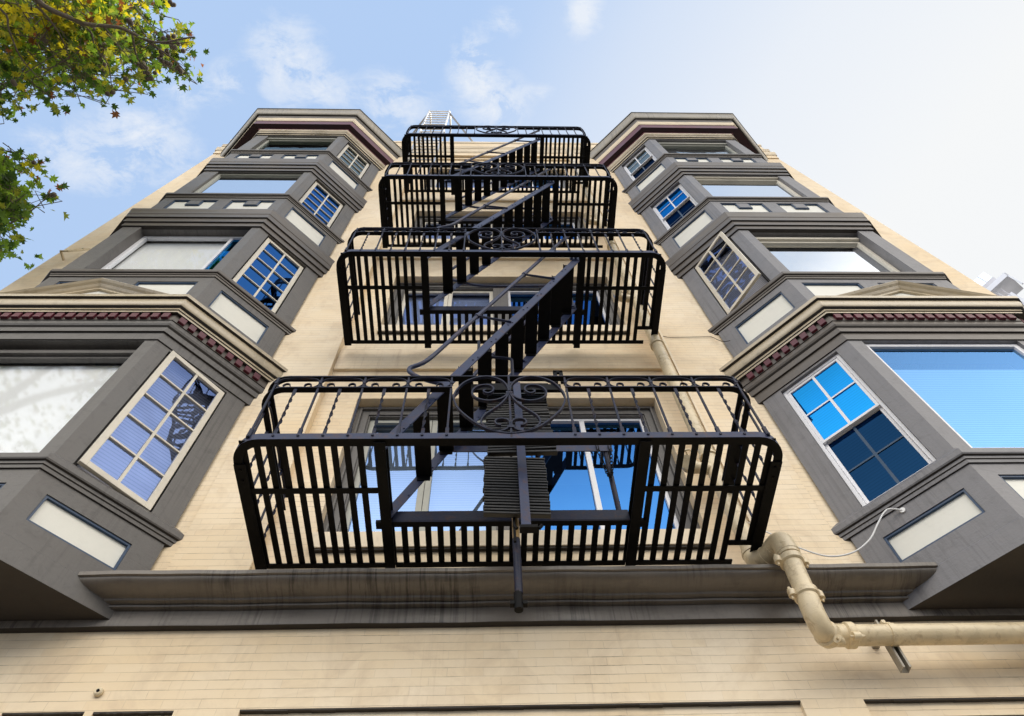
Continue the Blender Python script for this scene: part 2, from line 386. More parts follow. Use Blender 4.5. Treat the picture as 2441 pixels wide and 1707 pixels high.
def casement(fr, s0, s1, z0, z1, rows, g, bl, ang=0.0, hinge='s0', label=None, bz=None, dr=.05):
    mb = MB()   # outer box frame, its dark colour paints the gap's shade round the sash
    ringframe(mb, fr, s0+.002, s1-.002, z0+.002, z1-.002, .02, -dr-.10, -dr-.04)
    w = mb.build('window', M['under'], B)
    if label: w['label'] = label
    a0, a1 = s0+.014, s1-.016
    if hinge == 's0': f2 = fr.sub(a0, -dr, ang); f2 = Fr((f2.O.x, f2.O.y), (f2.u.x, f2.u.y), (f2.n.x, f2.n.y)); t0, t1 = 0, a1-a0
    else: f2 = fr.sub(a1, -dr, -ang); t0, t1 = -(a1-a0), 0
    mb = MB(); ringframe(mb, f2, t0, t1, z0+.010, z1-.022, .050, -.035, 0)
    mb.build('sash', M['frame'], w, bevel=.003)
    i0, i1, j0, j1 = t0+.050, t1-.050, z0+.06, z1-.072
    muntins(f2, i0, i1, j0, j1, 2, rows, .016, -.028, -.004, M['frame'], w)
    pane(f2, i0, i1, j0, j1, -.022, g, w)
    if bl: blind(fr, s0+.03, s1-.03, bz or z0+.02, z1-.01, -dr-.13, bl, w)
    return w
def doublehung(fr, s0, s1, z0, z1, g1, g2, bl, dr=.05, label=None):
    mb = MB(); ringframe(mb, fr, s0+.002, s1-.002, z0+.002, z1-.002, .030, -dr-.07, -dr)
    w = mb.build('window', M['vinyl'], B, bevel=.003)
    if label: w['label'] = label
    zm = (z0+z1)/2
    mb = MB(); ringframe(mb, fr, s0+.033, s1-.033, zm-.012, z1-.033, .026, -dr-.035, -dr-.008); mb.build('upper_sash', M['vinyl'], w, bevel=.002)
    mb = MB(); ringframe(mb, fr, s0+.033, s1-.033, z0+.033, zm+.014, .026, -dr-.065, -dr-.038); mb.build('lower_sash', M['vinyl'], w, bevel=.002)
    muntins(fr, s0+.06, s1-.06, zm+.015, z1-.06, 2, 2, .017, -dr-.017, -dr-.009, M['vinyl'], w)
    muntins(fr, s0+.06, s1-.06, z0+.06, zm-.012, 2, 2, .016, -dr-.052, -dr-.046, M['bluegrid'], w)
    pane(fr, s0+.058, s1-.058, zm+.013, z1-.058, -dr-.020, g1, w)
    pane(fr, s0+.058, s1-.058, z0+.058, zm-.011, -dr-.054, g2, w)
    if bl: blind(fr, s0+.035, s1-.035, z0+.04, z1-.03, -dr-.12, bl, w)
    return w
def picture(fr, s0, s1, z0, z1, fm, g, bl, dr=.12, fw=.045, head=0, split=None, g2=None, blz=None, label=None, btop=0):
    mb = MB(); ringframe(mb, fr, s0+.002, s1-.002, z0+.002, z1-.002-head, fw, -dr-.05, -dr)
    if head:
        fr.box(mb, s0+.002, s1-.002, z1-head, z1-head*.45, -dr-.05, -dr+.035); fr.box(mb, s0+.002, s1-.002, z1-head*.45, z1-.002, -dr-.05, -dr+.01)
    if split: fr.box(mb, split-.018, split+.018, z0+fw, z1-head-fw, -dr-.04, -dr-.01)
    w = mb.build('window', M[fm], B, bevel=.003)
    if label: w['label'] = label
    t = z1-head-fw-.002
    if split:
        pane(fr, s0+fw, split-.018, z0+fw, t, -dr-.028, g2 or g, w); pane(fr, split+.018, s1-fw, z0+fw, t, -dr-.018, g, w)
    else: pane(fr, s0+fw, s1-fw, z0+fw, t, -dr-.025, g, w)
    if bl: blind(fr, (split if split else s0+.02), s1-.02, blz or z0+.02, t+.02-btop, -dr-.085, bl, w, 'curtain' if bl is M['curtain'] else 'blind')
    return w

# ------------------------------------------------------------------ the bays
D = .655
LEV = [dict(lip=3.90, w1=5.60, p=(3.405, 3.645)), dict(lip=7.22, w1=8.79, p=(6.57, 6.99)), dict(lip=10.26, w1=11.68, p=(9.58, 10.05)), dict(lip=13.18, w1=14.62, p=(12.60, 13.01))]
C1 = dict(grey=[(0, 5.625), (.012, 5.63), (.012, 5.752), (.030, 5.756), (.030, 5.828), (.045, 5.845), (.055, 5.865), (.055, 5.915), (.062, 5.92)],
          dent=[(.058, 5.92), (.062, 5.922), (.062, 6.02), (.058, 6.022)],
          gold=[(.060, 6.02), (.094, 6.022), (.096, 6.048), (.106, 6.052), (.106, 6.078), (.112, 6.085)] + [(.112+.034*math.sin(a*PI/12), 6.085+.085*(1-math.cos(a*PI/12))) for a in range(1, 7)] + [(.143, 6.195), (.138, 6.215), (.164, 6.222), (.166, 6.268), (0, 6.29)])
def stepc(z, dz): return [(0, z), (.020, z+.004), (.020, z+dz*.9), (.040, z+dz*.95), (.040, z+dz*1.95), (.060, z+dz*2.0), (.060, z+dz*2.9), (.068, z+dz*3.0), (.072, z+dz*3.5), (.082, z+dz*4.0), (.082, z+dz*4.35), (0, z+dz*4.45)]
C3 = stepc(8.80, .126); C4 = stepc(11.715, .140)
C5 = dict(step=[(0, 14.67), (.018, 14.675), (.018, 14.75), (.036, 14.76), (.036, 14.85), (.052, 14.87), (.055, 14.97), (.062, 15.0)],
          red=[(.055, 15.0), (.060, 15.09), (.150, 15.135), (.150, 15.42), (.15, 15.43)],
          cream=[(.145, 15.43), (.160, 15.435), (.160, 15.48), (.172, 15.50), (.172, 15.56), (.182, 15.58), (.182, 15.63)],
          crown=[(.178, 15.805), (.200, 15.81)]+[(.200+.070*math.sin(a*PI/12), 15.81+.24*(1-math.cos(a*PI/12))) for a in range(1, 7)]+[(.278, 16.06), (.280, 16.12), (0, 16.18)],
          brown=[(.178, 15.63), (.186, 15.635), (.186, 15.72), (.192, 15.73), (.192, 15.805), (.178, 15.808)])

def bay(side):
    L_ = side < 0
    xw = -2.25 if L_ else 2.585; xi = xw+side*D; wid = 1.715 if L_ else 1.765; xo = xi+side*wid; xe = xo+side*D
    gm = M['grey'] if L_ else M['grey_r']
    r2 = math.sqrt(.5)
    Fi = Fr((xw, 0), (side*r2, -r2), (-side*r2, -r2)); Ff = Fr((xi, -D), (side, 0), (0, -1)); Fo = Fr((xo, -D), (side*r2, r2), (side*r2, -r2))
    ls = D/r2
    def ring(o, z, y0=.04, ox=0):
        t = .4142*o; e = o*1.4142
        return [(xw-side*(e+y0), y0, z), (xi-side*t, -(D+o), z), (xo+side*(t+ox), -(D+o), z), (xe+side*(e+y0+ox), y0, z)]
    def mould(prof, mat, name, smooth=False, parent=None, under=M['under'], ox=0):
        mb = MB(); closed = [(d, z) for d, z in prof]+[(-.03, prof[-1][1]), (-.03, prof[0][1])]
        R = [ring(d, z, .04, ox*max(0, d)) for d, z in closed]
        mb.sweep([[R[k][j] for k in range(len(R))] for j in range(4)], True)
        nn = len(closed)
        for fi in range(len(mb.f)-2):      # undersides get a dark colour that paints in their shade
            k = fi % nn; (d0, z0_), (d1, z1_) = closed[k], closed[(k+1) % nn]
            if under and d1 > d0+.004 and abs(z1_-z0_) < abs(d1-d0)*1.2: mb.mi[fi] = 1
        return mb.build(name, [mat, under or mat], parent or bw, smooth=smooth)
    # body
    mb = MB()
    fs0, fs1 = (.105, wid-.235) if L_ else (.126, wid-.20)
    if L_: fs1 = 1.485
    else: fs1 = 1.570
    side_w = (.19, .795)
    hI = []; hF = []; pI = []; pF = []
    for i, l in enumerate(LEV):
        wb = l['lip']+.06
        hI.append((side_w[0], side_w[1], wb, l['w1'], .04)); hF.append((fs0, fs1, wb, l['w1']+.02, .24))
        pz0, pz1 = l['p']; pI.append((.186, .795, pz0, pz1, .028))
        if L_: pF += [(.13, .755, pz0, pz1, .028), (.935, 1.56, pz0, pz1, .028)]
        else: pF += [(.12, .75, pz0, pz1+.02, .028), (.95, 1.57, pz0, pz1+.02, .028)]
    fs_h = [(a, b, c, e, dd) for a, b, c, e, dd in hI]+pI
    wallholes(mb, Fi, 0, ls, 3.09, 15.3, fs_h)
    wallholes(mb, Ff, 0, wid, 3.09, 15.3, hF+pF)
    wallholes(mb, Fo, 0, ls, 3.09, 15.3, [(ls-b, ls-a, c, e, dd) for a, b, c, e, dd in fs_h])
    # soffit and lid, hollow walls' inner skin
    z = 3.092; a = ring(-.004, z, 0)
    mb.quad(*a)
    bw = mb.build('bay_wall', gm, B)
    mb = MB(); a = ring(-.01, 3.094, 0); b = ring(-.01, 3.090, 0)
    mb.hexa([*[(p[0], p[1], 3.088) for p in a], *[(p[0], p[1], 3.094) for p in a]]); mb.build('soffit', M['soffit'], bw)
    mb = MB(); mb.hexa([*[(p[0], p[1], 16.10) for p in ring(.2, 16.3, 0)], *[(p[0], p[1], 16.20) for p in ring(.1, 16.4, 0)]]); mb.build('bay_roof', M['step'], bw)
    # lower skirt board, a little proud
    mould([(0, 3.085), (.008, 3.087), (.008, 3.245), (.004, 3.252), (0, 3.253)], gm, 'skirt_board')
    # window sills
    for l in LEV:
        zl = l['lip']
        mould([(0, zl-.118), (.012, zl-.116), (.016, zl-.090), (.024, zl-.084), (.026, zl-.062), (.040, zl-.056), (.046, zl-.046), (.046, zl), (0, zl+.060)], M['step'] if l is not LEV[0] else gm, 'sill')
    # cornices
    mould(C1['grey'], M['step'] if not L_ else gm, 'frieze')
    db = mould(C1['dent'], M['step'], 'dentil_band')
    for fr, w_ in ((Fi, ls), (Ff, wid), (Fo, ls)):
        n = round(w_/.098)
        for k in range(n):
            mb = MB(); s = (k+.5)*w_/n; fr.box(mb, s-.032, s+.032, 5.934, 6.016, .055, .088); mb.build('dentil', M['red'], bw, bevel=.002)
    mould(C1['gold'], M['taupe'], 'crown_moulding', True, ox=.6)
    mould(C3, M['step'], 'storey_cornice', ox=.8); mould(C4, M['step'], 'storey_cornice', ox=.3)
    mould(C5['step'], M['taupe'], 'top_frieze'); mould(C5['red'], M['red'], 'top_soffit', under=M['redunder'], ox=.85); mould(C5['cream'], M['cream'], 'top_fillet', under=M['taupe'], ox=.85); mould(C5['brown'], M['step'], 'top_band', ox=.85); mould(C5['crown'], M['crown'], 'top_crown', True, ox=.85); mould([(.22, 16.115), (.288, 16.117), (.290, 16.165), (.22, 16.17)], M['dark'], 'shaded_lip', ox=.85)  # last moulding is a dark lip painting the crown's shadowed top edge
    # corner boards
    for fr, s in ((Fi, ls), (Ff, 0), (Ff, wid), (Fo, 0)): pass
    # panels
    def panel(fr, h, notch):
        a, b, c, e, dd = h
        mb = MB(); ringframe(mb, fr, a+.001, b-.001, c+.001, e-.001, .016, -dd-.004, -.008)
        if notch:
            m = a+(b-a)*.38; k = a+(b-a)*.64; zb = e-(e-c)*.42
            if L_: m, k = a+(b-a)*.36, a+(b-a)*.62
            mb.cur = 1; fr.box(mb, m, k, zb, e-.012, -dd-.002, -.002); mb.cur = 0
            fr.box(mb, m-.016, k+.016, zb-.016, zb, -dd-.003, -.006); fr.box(mb, m-.016, m, zb, e-.017, -dd-.003, -.006); fr.box(mb, k, k+.016, zb, e-.017, -dd-.003, -.006)
        t = mb.build('panel_trim', [M['navy'], gm], bw)
        mb = MB(); mb.quad(fr.P(a, c, -dd), fr.P(b, c, -dd), fr.P(b, e, -dd), fr.P(a, e, -dd)); mb.build('panel', M['white'], bw)
    for i in range(4):
        panel(Fi, pI[i], False); panel(Ff, pF[2*i], i >= 2); panel(Ff, pF[2*i+1], i >= 2)
        a, b, c, e, dd = pI[i]; panel(Fo, (ls-b, ls-a, c, e, dd), False)
    # pediment over the first cornice
    cx = (-3.85 if L_ else 4.215); sc_ = (cx-xi)*side; hw = .87; z0 = 6.262; zp = 6.715; d1 = .150
    mb = MB(); prof = [(0.0, 0.0), (.150, 0.0), (.156, -.018), (.140, -.040), (.118, -.058), (.100, -.085), (.085, -.10), (.085, -.125), (0, -.125)]
    def st(s, z): return [Ff.P(s, z+h, d-.0) for d, h in prof]
    mb.sweep([st(sc_-hw, z0+.02), st(sc_, zp), st(sc_+hw, z0+.02)], True)
    mb.build('pediment', M['taupe'], bw)
    mb = MB(); 
    mb.add([Ff.P(sc_-hw, z0, .0), Ff.P(sc_+hw, z0, .0), Ff.P(sc_, zp-.03, .0), Ff.P(sc_-hw, z0, .06), Ff.P(sc_+hw, z0, .06), Ff.P(sc_, zp-.03, .06)], [(0, 2, 1), (3, 4, 5), (0, 1, 4, 3), (1, 2, 5, 4), (2, 0, 3, 5)])
    mb.build('tympanum', M['white'], bw)
    # windows
    if L_:
        casement(Fi, *hI[0][:4], 5, M['gA'], M['blindD'], .085, 's0', 'cream casement standing slightly ajar', dr=.0)
        casement(Fi, *hI[1][:4], 5, M['gE'], M['blind'], .02, 's0', None, bz=hI[1][2]+.85, dr=.03)
        casement(Fi, *hI[2][:4], 5, M['gE'], M['blind'], .0, 's0', None, bz=hI[2][2]+.45, dr=.04)
        casement(Fi, *hI[3][:4], 5, M['gG'], None, .0, 's0', dr=.04)
        for i in range(4): 
            a, b, c, e, dd = hI[i]; casement(Fo, ls-b, ls-a, c, e, 5, M['gA'], M['blind'], 0, 's0')
        f = hF
        picture(Ff, *f[0][:4], 'grey', M['gF'], M['milk'], .10, .035, .10, label='picture window with a wrinkled white curtain')
        picture(Ff, *f[1][:4], 'vinyl', M['gF'], M['milk'], .12, .05, .0, fs0+.26, M['gB'], label='sliding window with one bright blue pane')
        picture(Ff, *f[2][:4], 'sash_grey', M['gC'], M['blind'], .035, .035, .0, label='picture window with a half lowered blind', blz=10.9)
        picture(Ff, *f[3][:4], 'sash_grey', M['gG'], None, .06, .04, .10)
    else:
        doublehung(Fi, *hI[0][:4], M['gB'], M['gD'], M['blind'], .03, 'white double hung window with a screened lower sash')
        casement(Fi, *hI[1][:4], 5, M['gA'], M['blindD'], .30, 's0', 'cream casement swung wide open', dr=.0)
        doublehung(Fi, *hI[2][:4], M['gB'], M['gD'], M['blind'], .05)
        doublehung(Fi, *hI[3][:4], M['gG'], M['gD'], M['shade'], .05)
        for i in range(4):
            a, b, c, e, dd = hI[i]; doublehung(Fo, ls-b, ls-a, c, e, M['gC'], M['gC'], M['blind'], .05)
        f = hF
        picture(Ff, *f[0][:4], 'vinyl', M['gI'], M['blind'], .03, .05, btop=.30, label='white framed picture window reflecting blue sky')
        picture(Ff, *f[1][:4], 'frame', M['gC'], M['blind'], .11, .045, .12, label='picture window under a boxed cream head')
        picture(Ff, *f[2][:4], 'frame', M['gC'], M['blind'], .05, .04, .05)
        picture(Ff, *f[3][:4], 'sash_grey', M['gJ'], M['shade'], .08, .045, .12)
    return bw
BWL = bay(-1); BWR = bay(1)
BWL['label'] = 'grey panelled bay in tree shade'; BWR['label'] = 'grey panelled bay with an open casement'

# ------------------------------------------------------------------ windows behind the fire escape
for i in range(4):
    z0, z1 = BOT[i], HEAD[i]; dS = -.255
    mb = MB()
    # moulded head and jambs stepping back from the brick edge to the sashes
    steps = [(0, .030, -.185), (.030, .050, -.172), (.050, .115, -.200), (.115, .130, -.215)]
    for a, b, d in steps:
        ringframe(mb, FW, WX0+a, WX1-a, z0-.20+a, z1-a, b-a, -.32, d)
    mxa, mxb = .055, .250
    FW.box(mb, mxa, mxb, z0, z1-.13, -.33, -.205)
    c = mb.build('window', M['grey'], B, bevel=.003); c['label'] = ['wide paired window behind the lowest landing', 'wide paired window with slat blinds', None, None][i] or 'wide paired window high on the wall'
    a0, a1 = WX0+.13, WX1-.13; t = z1-.13
    # casement pair on one side of the mullion
    m = (a0+mxa)/2
    for p, q in ((a0, m-.002), (m+.002, mxa)):
        mb = MB(); ringframe(mb, FW, p, q, z0+.002, t, .050, -.29, -.25); mb.build('sash', M['frame'] if i else M['sash_grey'], c, bevel=.003)
        pane(FW, p+.05, q-.05, z0+.05, t-.05, -.275, M['gH'] if i == 0 else M['gA'], c)
    mb = MB(); ringframe(mb, FW, mxb, a1, z0+.002, t, .035, -.30, -.245); FW.box(mb, .865, .912, z0+.03, t-.03, -.29, -.25)
    mb.build('sliding_frame', M['vinyl'], c, bevel=.003)
    pane(FW, mxb+.035, .866, z0+.037, t-.035, -.280, M['gE'], c); pane(FW, .911, a1-.035, z0+.037, t-.035, -.268, M['gE'], c)
    blind(FW, a0+.02, mxa-.02, z0+(.04 if i == 0 else .45), t-.02, -.34, M['blind'], c)
    blind(FW, mxb+.02, a1-.02, z0+.9, t-.02, -.36, M['shade'], c, 'shade')
    mb = MB(); FW.box(mb, WX0-.01, WX1+.01, z0-.165, z0-.006, -.25, -.048); mb.build('window_sill', M['cream'], B, bevel=.005)
    mb = MB(); FW.box(mb, WX0+.0, WX1-.0, z0-.180, z0-.166, -.10, -.060); mb.build('sill_shade_strip', M['under'], B)  # dark strip paints the shade below the sill

# ================================================================== fire escape
BX0, BX1, BYF = -1.535, 1.805, -1.080
FLOOR = [3.495, 6.752, 9.823, 12.80]
def arcpath(inset, z, yb=-.06, r=.17, x0=BX0, x1=BX1, yf=BYF):
    P = [(x0+inset, yb, z)]; rr = max(.02, r-inset)
    for cx, a0 in ((x0+r, PI), (x1-r, 1.5*PI)):
        for k in range(9):
            a = a0+k/8*PI/2; P.append((cx+math.cos(a)*rr, yf+r+math.sin(a)*rr, z))
    P.append((x1-inset, yb, z)); return P
def railsweep(prof, yb, x0=BX0, x1=BX1):
    rows = [arcpath(d, z, yb, x0=x0, x1=x1) for d, z in prof]
    return [[rows[k][j] for k in range(len(prof))] for j in range(len(rows[0]))]
BIG = [(0.003, 0.533), (0.015, 0.609), (0.051, 0.678), (0.108, 0.718), (0.159, 0.73), (0.233, 0.707), (0.303, 0.647), (0.345, 0.56), (0.364, 0.475), (0.357, 0.402), (0.328, 0.314), (0.269, 0.22), (0.194, 0.13), (0.124, 0.075), (0.056, 0.048), (-0.001, 0.041)]
TOPS = [(0.005, 0.523), (0.03, 0.467), (0.071, 0.431), (0.133, 0.414), (0.191, 0.43), (0.231, 0.466), (0.247, 0.518), (0.233, 0.57), (0.201, 0.604), (0.158, 0.616), (0.123, 0.604), (0.104, 0.57), (0.112, 0.532), (0.137, 0.509), (0.162, 0.518), (0.171, 0.541), (0.154, 0.551)]
LOWS = [(0.004, 0.505), (0.029, 0.431), (0.069, 0.359), (0.126, 0.289), (0.165, 0.238), (0.184, 0.179), (0.172, 0.131), (0.138, 0.091), (0.088, 0.063), (0.04, 0.076), (0.01, 0.116), (0.004, 0.156), (0.021, 0.189), (0.053, 0.201), (0.085, 0.192), (0.097, 0.163), (0.082, 0.135), (0.06, 0.131)]
def smooth(pts, n=4):
    out = []
    for i in range(len(pts)-1):
        p0 = pts[max(i-1, 0)]; p1 = pts[i]; p2 = pts[i+1]; p3 = pts[min(i+2, len(pts)-1)]
        for k in range(n):
            t = k/n; out.append(tuple(.5*((2*b)+(-a+c)*t+(2*a-5*b+4*c-d)*t*t+(-a+3*b-3*c+d)*t**3) for a, b, c, d in zip(p0, p1, p2, p3)))
    out.append(pts[-1]); return out
SI = M['stairiron']; IR = M['iron']; BK = M['blackiron']
BLAB = ['lowest black iron fire escape landing, just above the grey belt cornice', 'second black fire escape landing up, its stair hatch framed by two beams',
        'third black fire escape landing from the street, one below the top', 'topmost black fire escape landing, under the roof ladder']
for bi, z in enumerate(FLOOR):
    T = root('fire_escape_landing', BLAB[bi], 'fire escape', (.135, 0, z), 'fire escape landings')
    HR = .745+.02*bi
    mb = MB(); mb.sweep(railsweep([(0, z), (0, z+.058), (.007, z+.058), (.007, z+.007), (.055, z+.007), (.055, z)], -.86), True)
    mb.build('front_channel', SI, T, under=BK)
    for x in (BX0+.036, BX1-.036):
        s = -1 if x < 0 else 1
        mb = MB(); mb.box(x-.036, x+.036, -.90, -.03, z-.010, z-.001); mb.box(min(x+s*.030, x+s*.037), max(x+s*.030, x+s*.037), -.90, -.03, z-.001, z+.075)
        for yy in (-.86, -.78): mb.tube([(x, yy, z-.018), (x, yy, z-.009)], .010, 6)
        mb.build('side_angle', BK, T)
    for x in (-.652, .942):
        mb = MB(); mb.box(x-.034, x+.034, -1.06, -.0, z-.014, z-.006); mb.box(x-.005, x+.005, -1.06, 0, z-.006, z+.07); mb.box(x-.034, x+.034, -1.02, 0, z+.07, z+.078)
        mb.build('support_beam', BK, T)
    mb = MB(); mb.box(-.618, .908, -.438, -.395, z+.0, z+.008); mb.box(-.618, .908, -.440, -.432, z+.008, z+.10); mb.build('hatch_beam', IR, T, under=BK)
    for a in (-.72, .976):
        mb = MB(); mb.box(a, a+.034, -.446, -.39, z-.012, z+.012); mb.build('beam_clamp', BK, T)
    for a, b in ((BX0+.06, -.686), (.976, BX1-.06)):
        mb = MB(); mb.box(a, b, -.712, -.672, z-.004, z+.004); mb.build('cross_bar', BK, T)
    xe = 1.66 if bi >= 1 else 1.63
    mb = MB(); mb.box(BX0+.07, -.686, -.085, -.045, z, z+.01); mb.box(-.618, .908, -.085, -.045, z, z+.01); mb.box(.976, xe, -.085, -.045, z, z+.01); mb.box(1.58, BX1-.07, -.255, -.215, z, z+.01)
    mb.build('wall_bar', BK, T)
    mb = MB()
    def gbar(x, y0, y1):
        j = random.uniform(-.003, .003); mb.box(x-.0195+j, x+.0195+j, y0, y1, z+.010, z+.017)
    x = -1.462
    while x < -.70: gbar(x, BYF+.02, -.05); x += .0765
    x = 1.016
    while x < 1.74: gbar(x, BYF+.02, -.05 if x < 1.60 else -.22); x += .0785
    x = -.545
    while x < .88: gbar(x, -.43, -.05); x += .0772
    mb.build('floor_grating', BK, T)
    # rails
    for nm, dz in (('top_rail', HR), ('mid_rail', HR-.145)):
        mb = MB(); 
        rows = railsweep([(0, z+dz), (0, z+dz+.010), (.042, z+dz+.010), (.042, z+dz)], -.03)
        if nm == 'top_rail': mb.sweep(rows, True)
        else:      # stops against the heart scroll
            h = len(rows)//2
            L_e = [(-.247, BYF+d, zz) for d, zz in [(0, z+dz), (0, z+dz+.010), (.042, z+dz+.010), (.042, z+dz)]]; R_e = [(.515, p[1], p[2]) for p in L_e]
            mb.sweep(rows[:h]+[L_e], True); mb.build(nm, IR, T, under=BK); mb = MB(); mb.sweep([R_e]+rows[h:], True)
        mb.build(nm, IR, T, under=BK)
    # balusters on the front and the two ends
    ft = z+.03; tp = z+HR
    xs = [-1.433+.1473*k for k in range(9)]+[.520+.1473*k for k in range(9)]
    for k, xx in enumerate(xs):
        mb = MB()
        kk = k if k < 9 else k-9
        if kk % 2: mb.twist((xx, BYF+.012, ft), (xx, BYF+.012, z+HR-.140), .021, .007, 2.5)
        else:
            mb.bar((xx, BYF+.012, ft), (xx, BYF+.012, tp), .0125, .0125, (0, 1, 0)); mb.box(xx-.011, xx+.011, BYF+.002, BYF+.020, ft, ft+.09)
        mb.tube([(xx, BYF+.014, z+.034), (xx, BYF-.007, z+.034)], .009, 8)
        mb.build('baluster', IR, T)
    for sx in (BX0+.012, BX1-.012):
        for k in range(6):
            yy = -.88+.148*k; mb = MB()
            if k % 2: mb.twist((sx, yy, ft), (sx, yy, z+HR-.140), .021, .007, 2.5)
            else: mb.bar((sx, yy, ft), (sx, yy, tp), .0125, .0125, (0, 1, 0))
            mb.build('baluster', IR, T)
    # C scrolls between the rails
    def cscroll(xa, xb, y, fr=None):
        zl = z+HR-.133; zt = z+HR-.006; P = []
        for k in range(9):
            a = -.6*PI+k/8*1.65*PI; P.append((xa+.078+.022*math.cos(PI-a)*-1, zl+.026+.022*math.sin(a)))
        left = [(xa+.100, zl+.024), (xa+.094, zl+.046), (xa+.074, zl+.054), (xa+.056, zl+.040), (xa+.054, zl+.018), (xa+.066, zl+.004), (xa+.040, zl+.004), (xa+.014, zl+.028), (xa+.003, zl+.062), (xa+.018, zt-.030), (xa+.055, zt-.008), ((xa+xb)/2, zt)]
        right = [(xa+xb-q[0], q[1]) for q in reversed(left[:-1])]
        return [fr(a, b) if fr else (a, y, b) for a, b in smooth(left+right, 3)]
    for j0 in (-1.433, .520):
        js = [j0+.2946*k for k in range(5)]
        for a, b in zip(js[:-1], js[1:]):
            mb = MB(); mb.ribbon(cscroll(a, b, 0, lambda p, q: (p, BYF+.014, q)), .016, .005, (0, 1, 0)); mb.build('scroll', IR, T)
        for xx in js:
            mb = MB(); mb.box(xx-.010, xx+.010, BYF+.002, BYF+.026, z+HR-.085, z+HR-.062); mb.build('collar', IR, T)
    for sx in (BX0+.012, BX1-.012):
        for k in range(3):
            mb = MB(); mb.ribbon(cscroll(-.88+.27*k, -.61+.27*k, 0, lambda p, q, sx=sx: (sx, p, q)), .016, .005, (1, 0, 0)); mb.build('scroll', IR, T)
    # heart medallion
    mb = MB(); kz = HR/.745
    for sgn in (1, -1):
        for P in (BIG, TOPS, LOWS):
            mb.ribbon([(.134+sgn*p, BYF+.006, z+.012+q*kz) for p, q in smooth(P, 4)], .022, .0105, (0, 1, 0))
    mb.bar((.134, BYF+.006, ft-.02), (.134, BYF+.006, z+HR+.02), .013, .013, (0, 1, 0))
    for q in (.515, .11): mb.box(.112, .156, BYF-.006, BYF+.018, z+q*kz, z+q*kz+.022)
    mb.build('heart_scroll', IR, T)
    # guard round the hatch
    if bi:
        mb = MB(); g = z+.72
        mb.tube(smooth([(.90, -.42, g-.02), (.60, -.42, g-.01), (.02, -.42, g-.02), (-.18, -.42, g+.02), (-.30, -.42, g+.09), (-.46, -.42, g+.20)], 4), .017, 10); mb.build('guard_pipe', M['stairiron'], T, smooth=True)
        mb = MB(); mb.tube([(.90, -.42, z+.02), (.90, -.42, g-.02)], .014, 8); mb.build('guard_post', IR, T)
    else:
        mb = MB(); mb.box(-.33, .915, -.426, -.418, z+.775, z+.850); mb.build('guard_bar', M['stairiron'], T)
        mb = MB(); mb.tube([(.866, -.40, z+.80), (.858, -.40, z+.045)], .019, 10); mb.build('guard_post', IR, T, smooth=True)

# stairs
SLAB = ['lowest iron stair flight, rising past the heart scroll of the lowest landing', 'middle iron stair flight between the second and third landings', 'highest iron stair flight, climbing to the topmost landing']
for si in range(3):
    z0, z1 = FLOOR[si], FLOOR[si+1]
    T = root('fire_escape_stair', SLAB[si], 'stair', (.15, -.75, z0), 'fire escape stair flights')
    xa, xb = -.600, .915; za, zb = z0+.055, z1+.10
    sl = (zb-za)/(xb-xa)
    def xat(zz): return xa+(zz-za)/sl
    for y in (-1.00, -.47):
        mb = MB(); h = .10
        vs = []
        for yy in (y-.005, y+.005): vs += [(xa-.03, yy, za-h+.03), (xb, yy, zb-h-.03), (xb, yy, zb+h-.06), (xa-.03, yy, za+h-.01)]
        mb.hexa([vs[0], vs[1], vs[5], vs[4], vs[3], vs[2], vs[6], vs[7]])
        n = 11
        for k in range(n):
            zz = za+(zb-za)*(k+.62)/n
            for dx in (-.018, .018): mb.tube([(xat(zz)+dx, y-.011, zz+dx*1.2), (xat(zz)+dx, y-.005, zz+dx*1.2)], .007, 6)
        for zz, s in ((zb-.10, -1),):
            mb.box(xb-.10, xb-.02, y-.013, y-.005, zz-.03, zz+.03)
            for dx in (-.08, -.04): mb.tube([(xb+dx, y-.024, zz), (xb+dx, y-.012, zz)], .013, 6)
        mb.build('stringer', SI, T)
    n = 11
    for k in range(1, n):
        zz = za+(zb-za)*(k+.0)/n+.06
        x = xat(zz)-.012
        mb = MB(); mb.box(x-.054, x+.054, -.995, -.475, zz, zz+.006); mb.box(x-.054, x-.049, -.995, -.475, zz+.006, zz+.03); mb.box(x+.049, x+.054, -.995, -.475, zz+.006, zz+.03)
        for y in (-.479, -.991): mb.box(x-.045, x+.045, y-.004, y+.004, zz-.045, zz)
        mb.build('tread', BK, T)
    # handrails
    for y, full in ((-1.00, True), (-.47, False)):
        off = -.345
        def hp(zz, o=off): return (xat(zz)+o, y, zz)
        P = [hp(z0+1.13), hp(z0+1.6), hp(z0+2.4), hp(z1+.62)]
        if full: P = [(-.30, y+.01, z0+.785), (-.42, y+.005, z0+.83), (-.53, y, z0+.90), (-.575, y, z0+1.0)] + P
        P = P+[(xb+.02, y, z1+.80)] if full else P
        if not full: P = [(-.46, -.42, z0+.92) , (-.50, -.45, z0+1.05)]+P if si else [hp(z0+1.3), hp(z0+2.0)]+P[-2:]
        mb = MB(); mb.tube(smooth(P, 5), .017, 10)
        hr = mb.build('handrail', SI, T, smooth=True)
        for zz in (z0+1.90, z0+2.85) if full else (z0+2.2,):
            mb = MB()
            p = Vector(hp(zz)); q = Vector((xat(zz-.14)+.0, y-.012, zz-.14))
            mb.bar(p, q, .022, .005, (0, 0, 1)); d = (Vector(hp(zz+.1))-p).normalized(); mb.tube([p-d*.014, p+d*.014], .024, 10)
            mb.build('bracket', SI, hr)

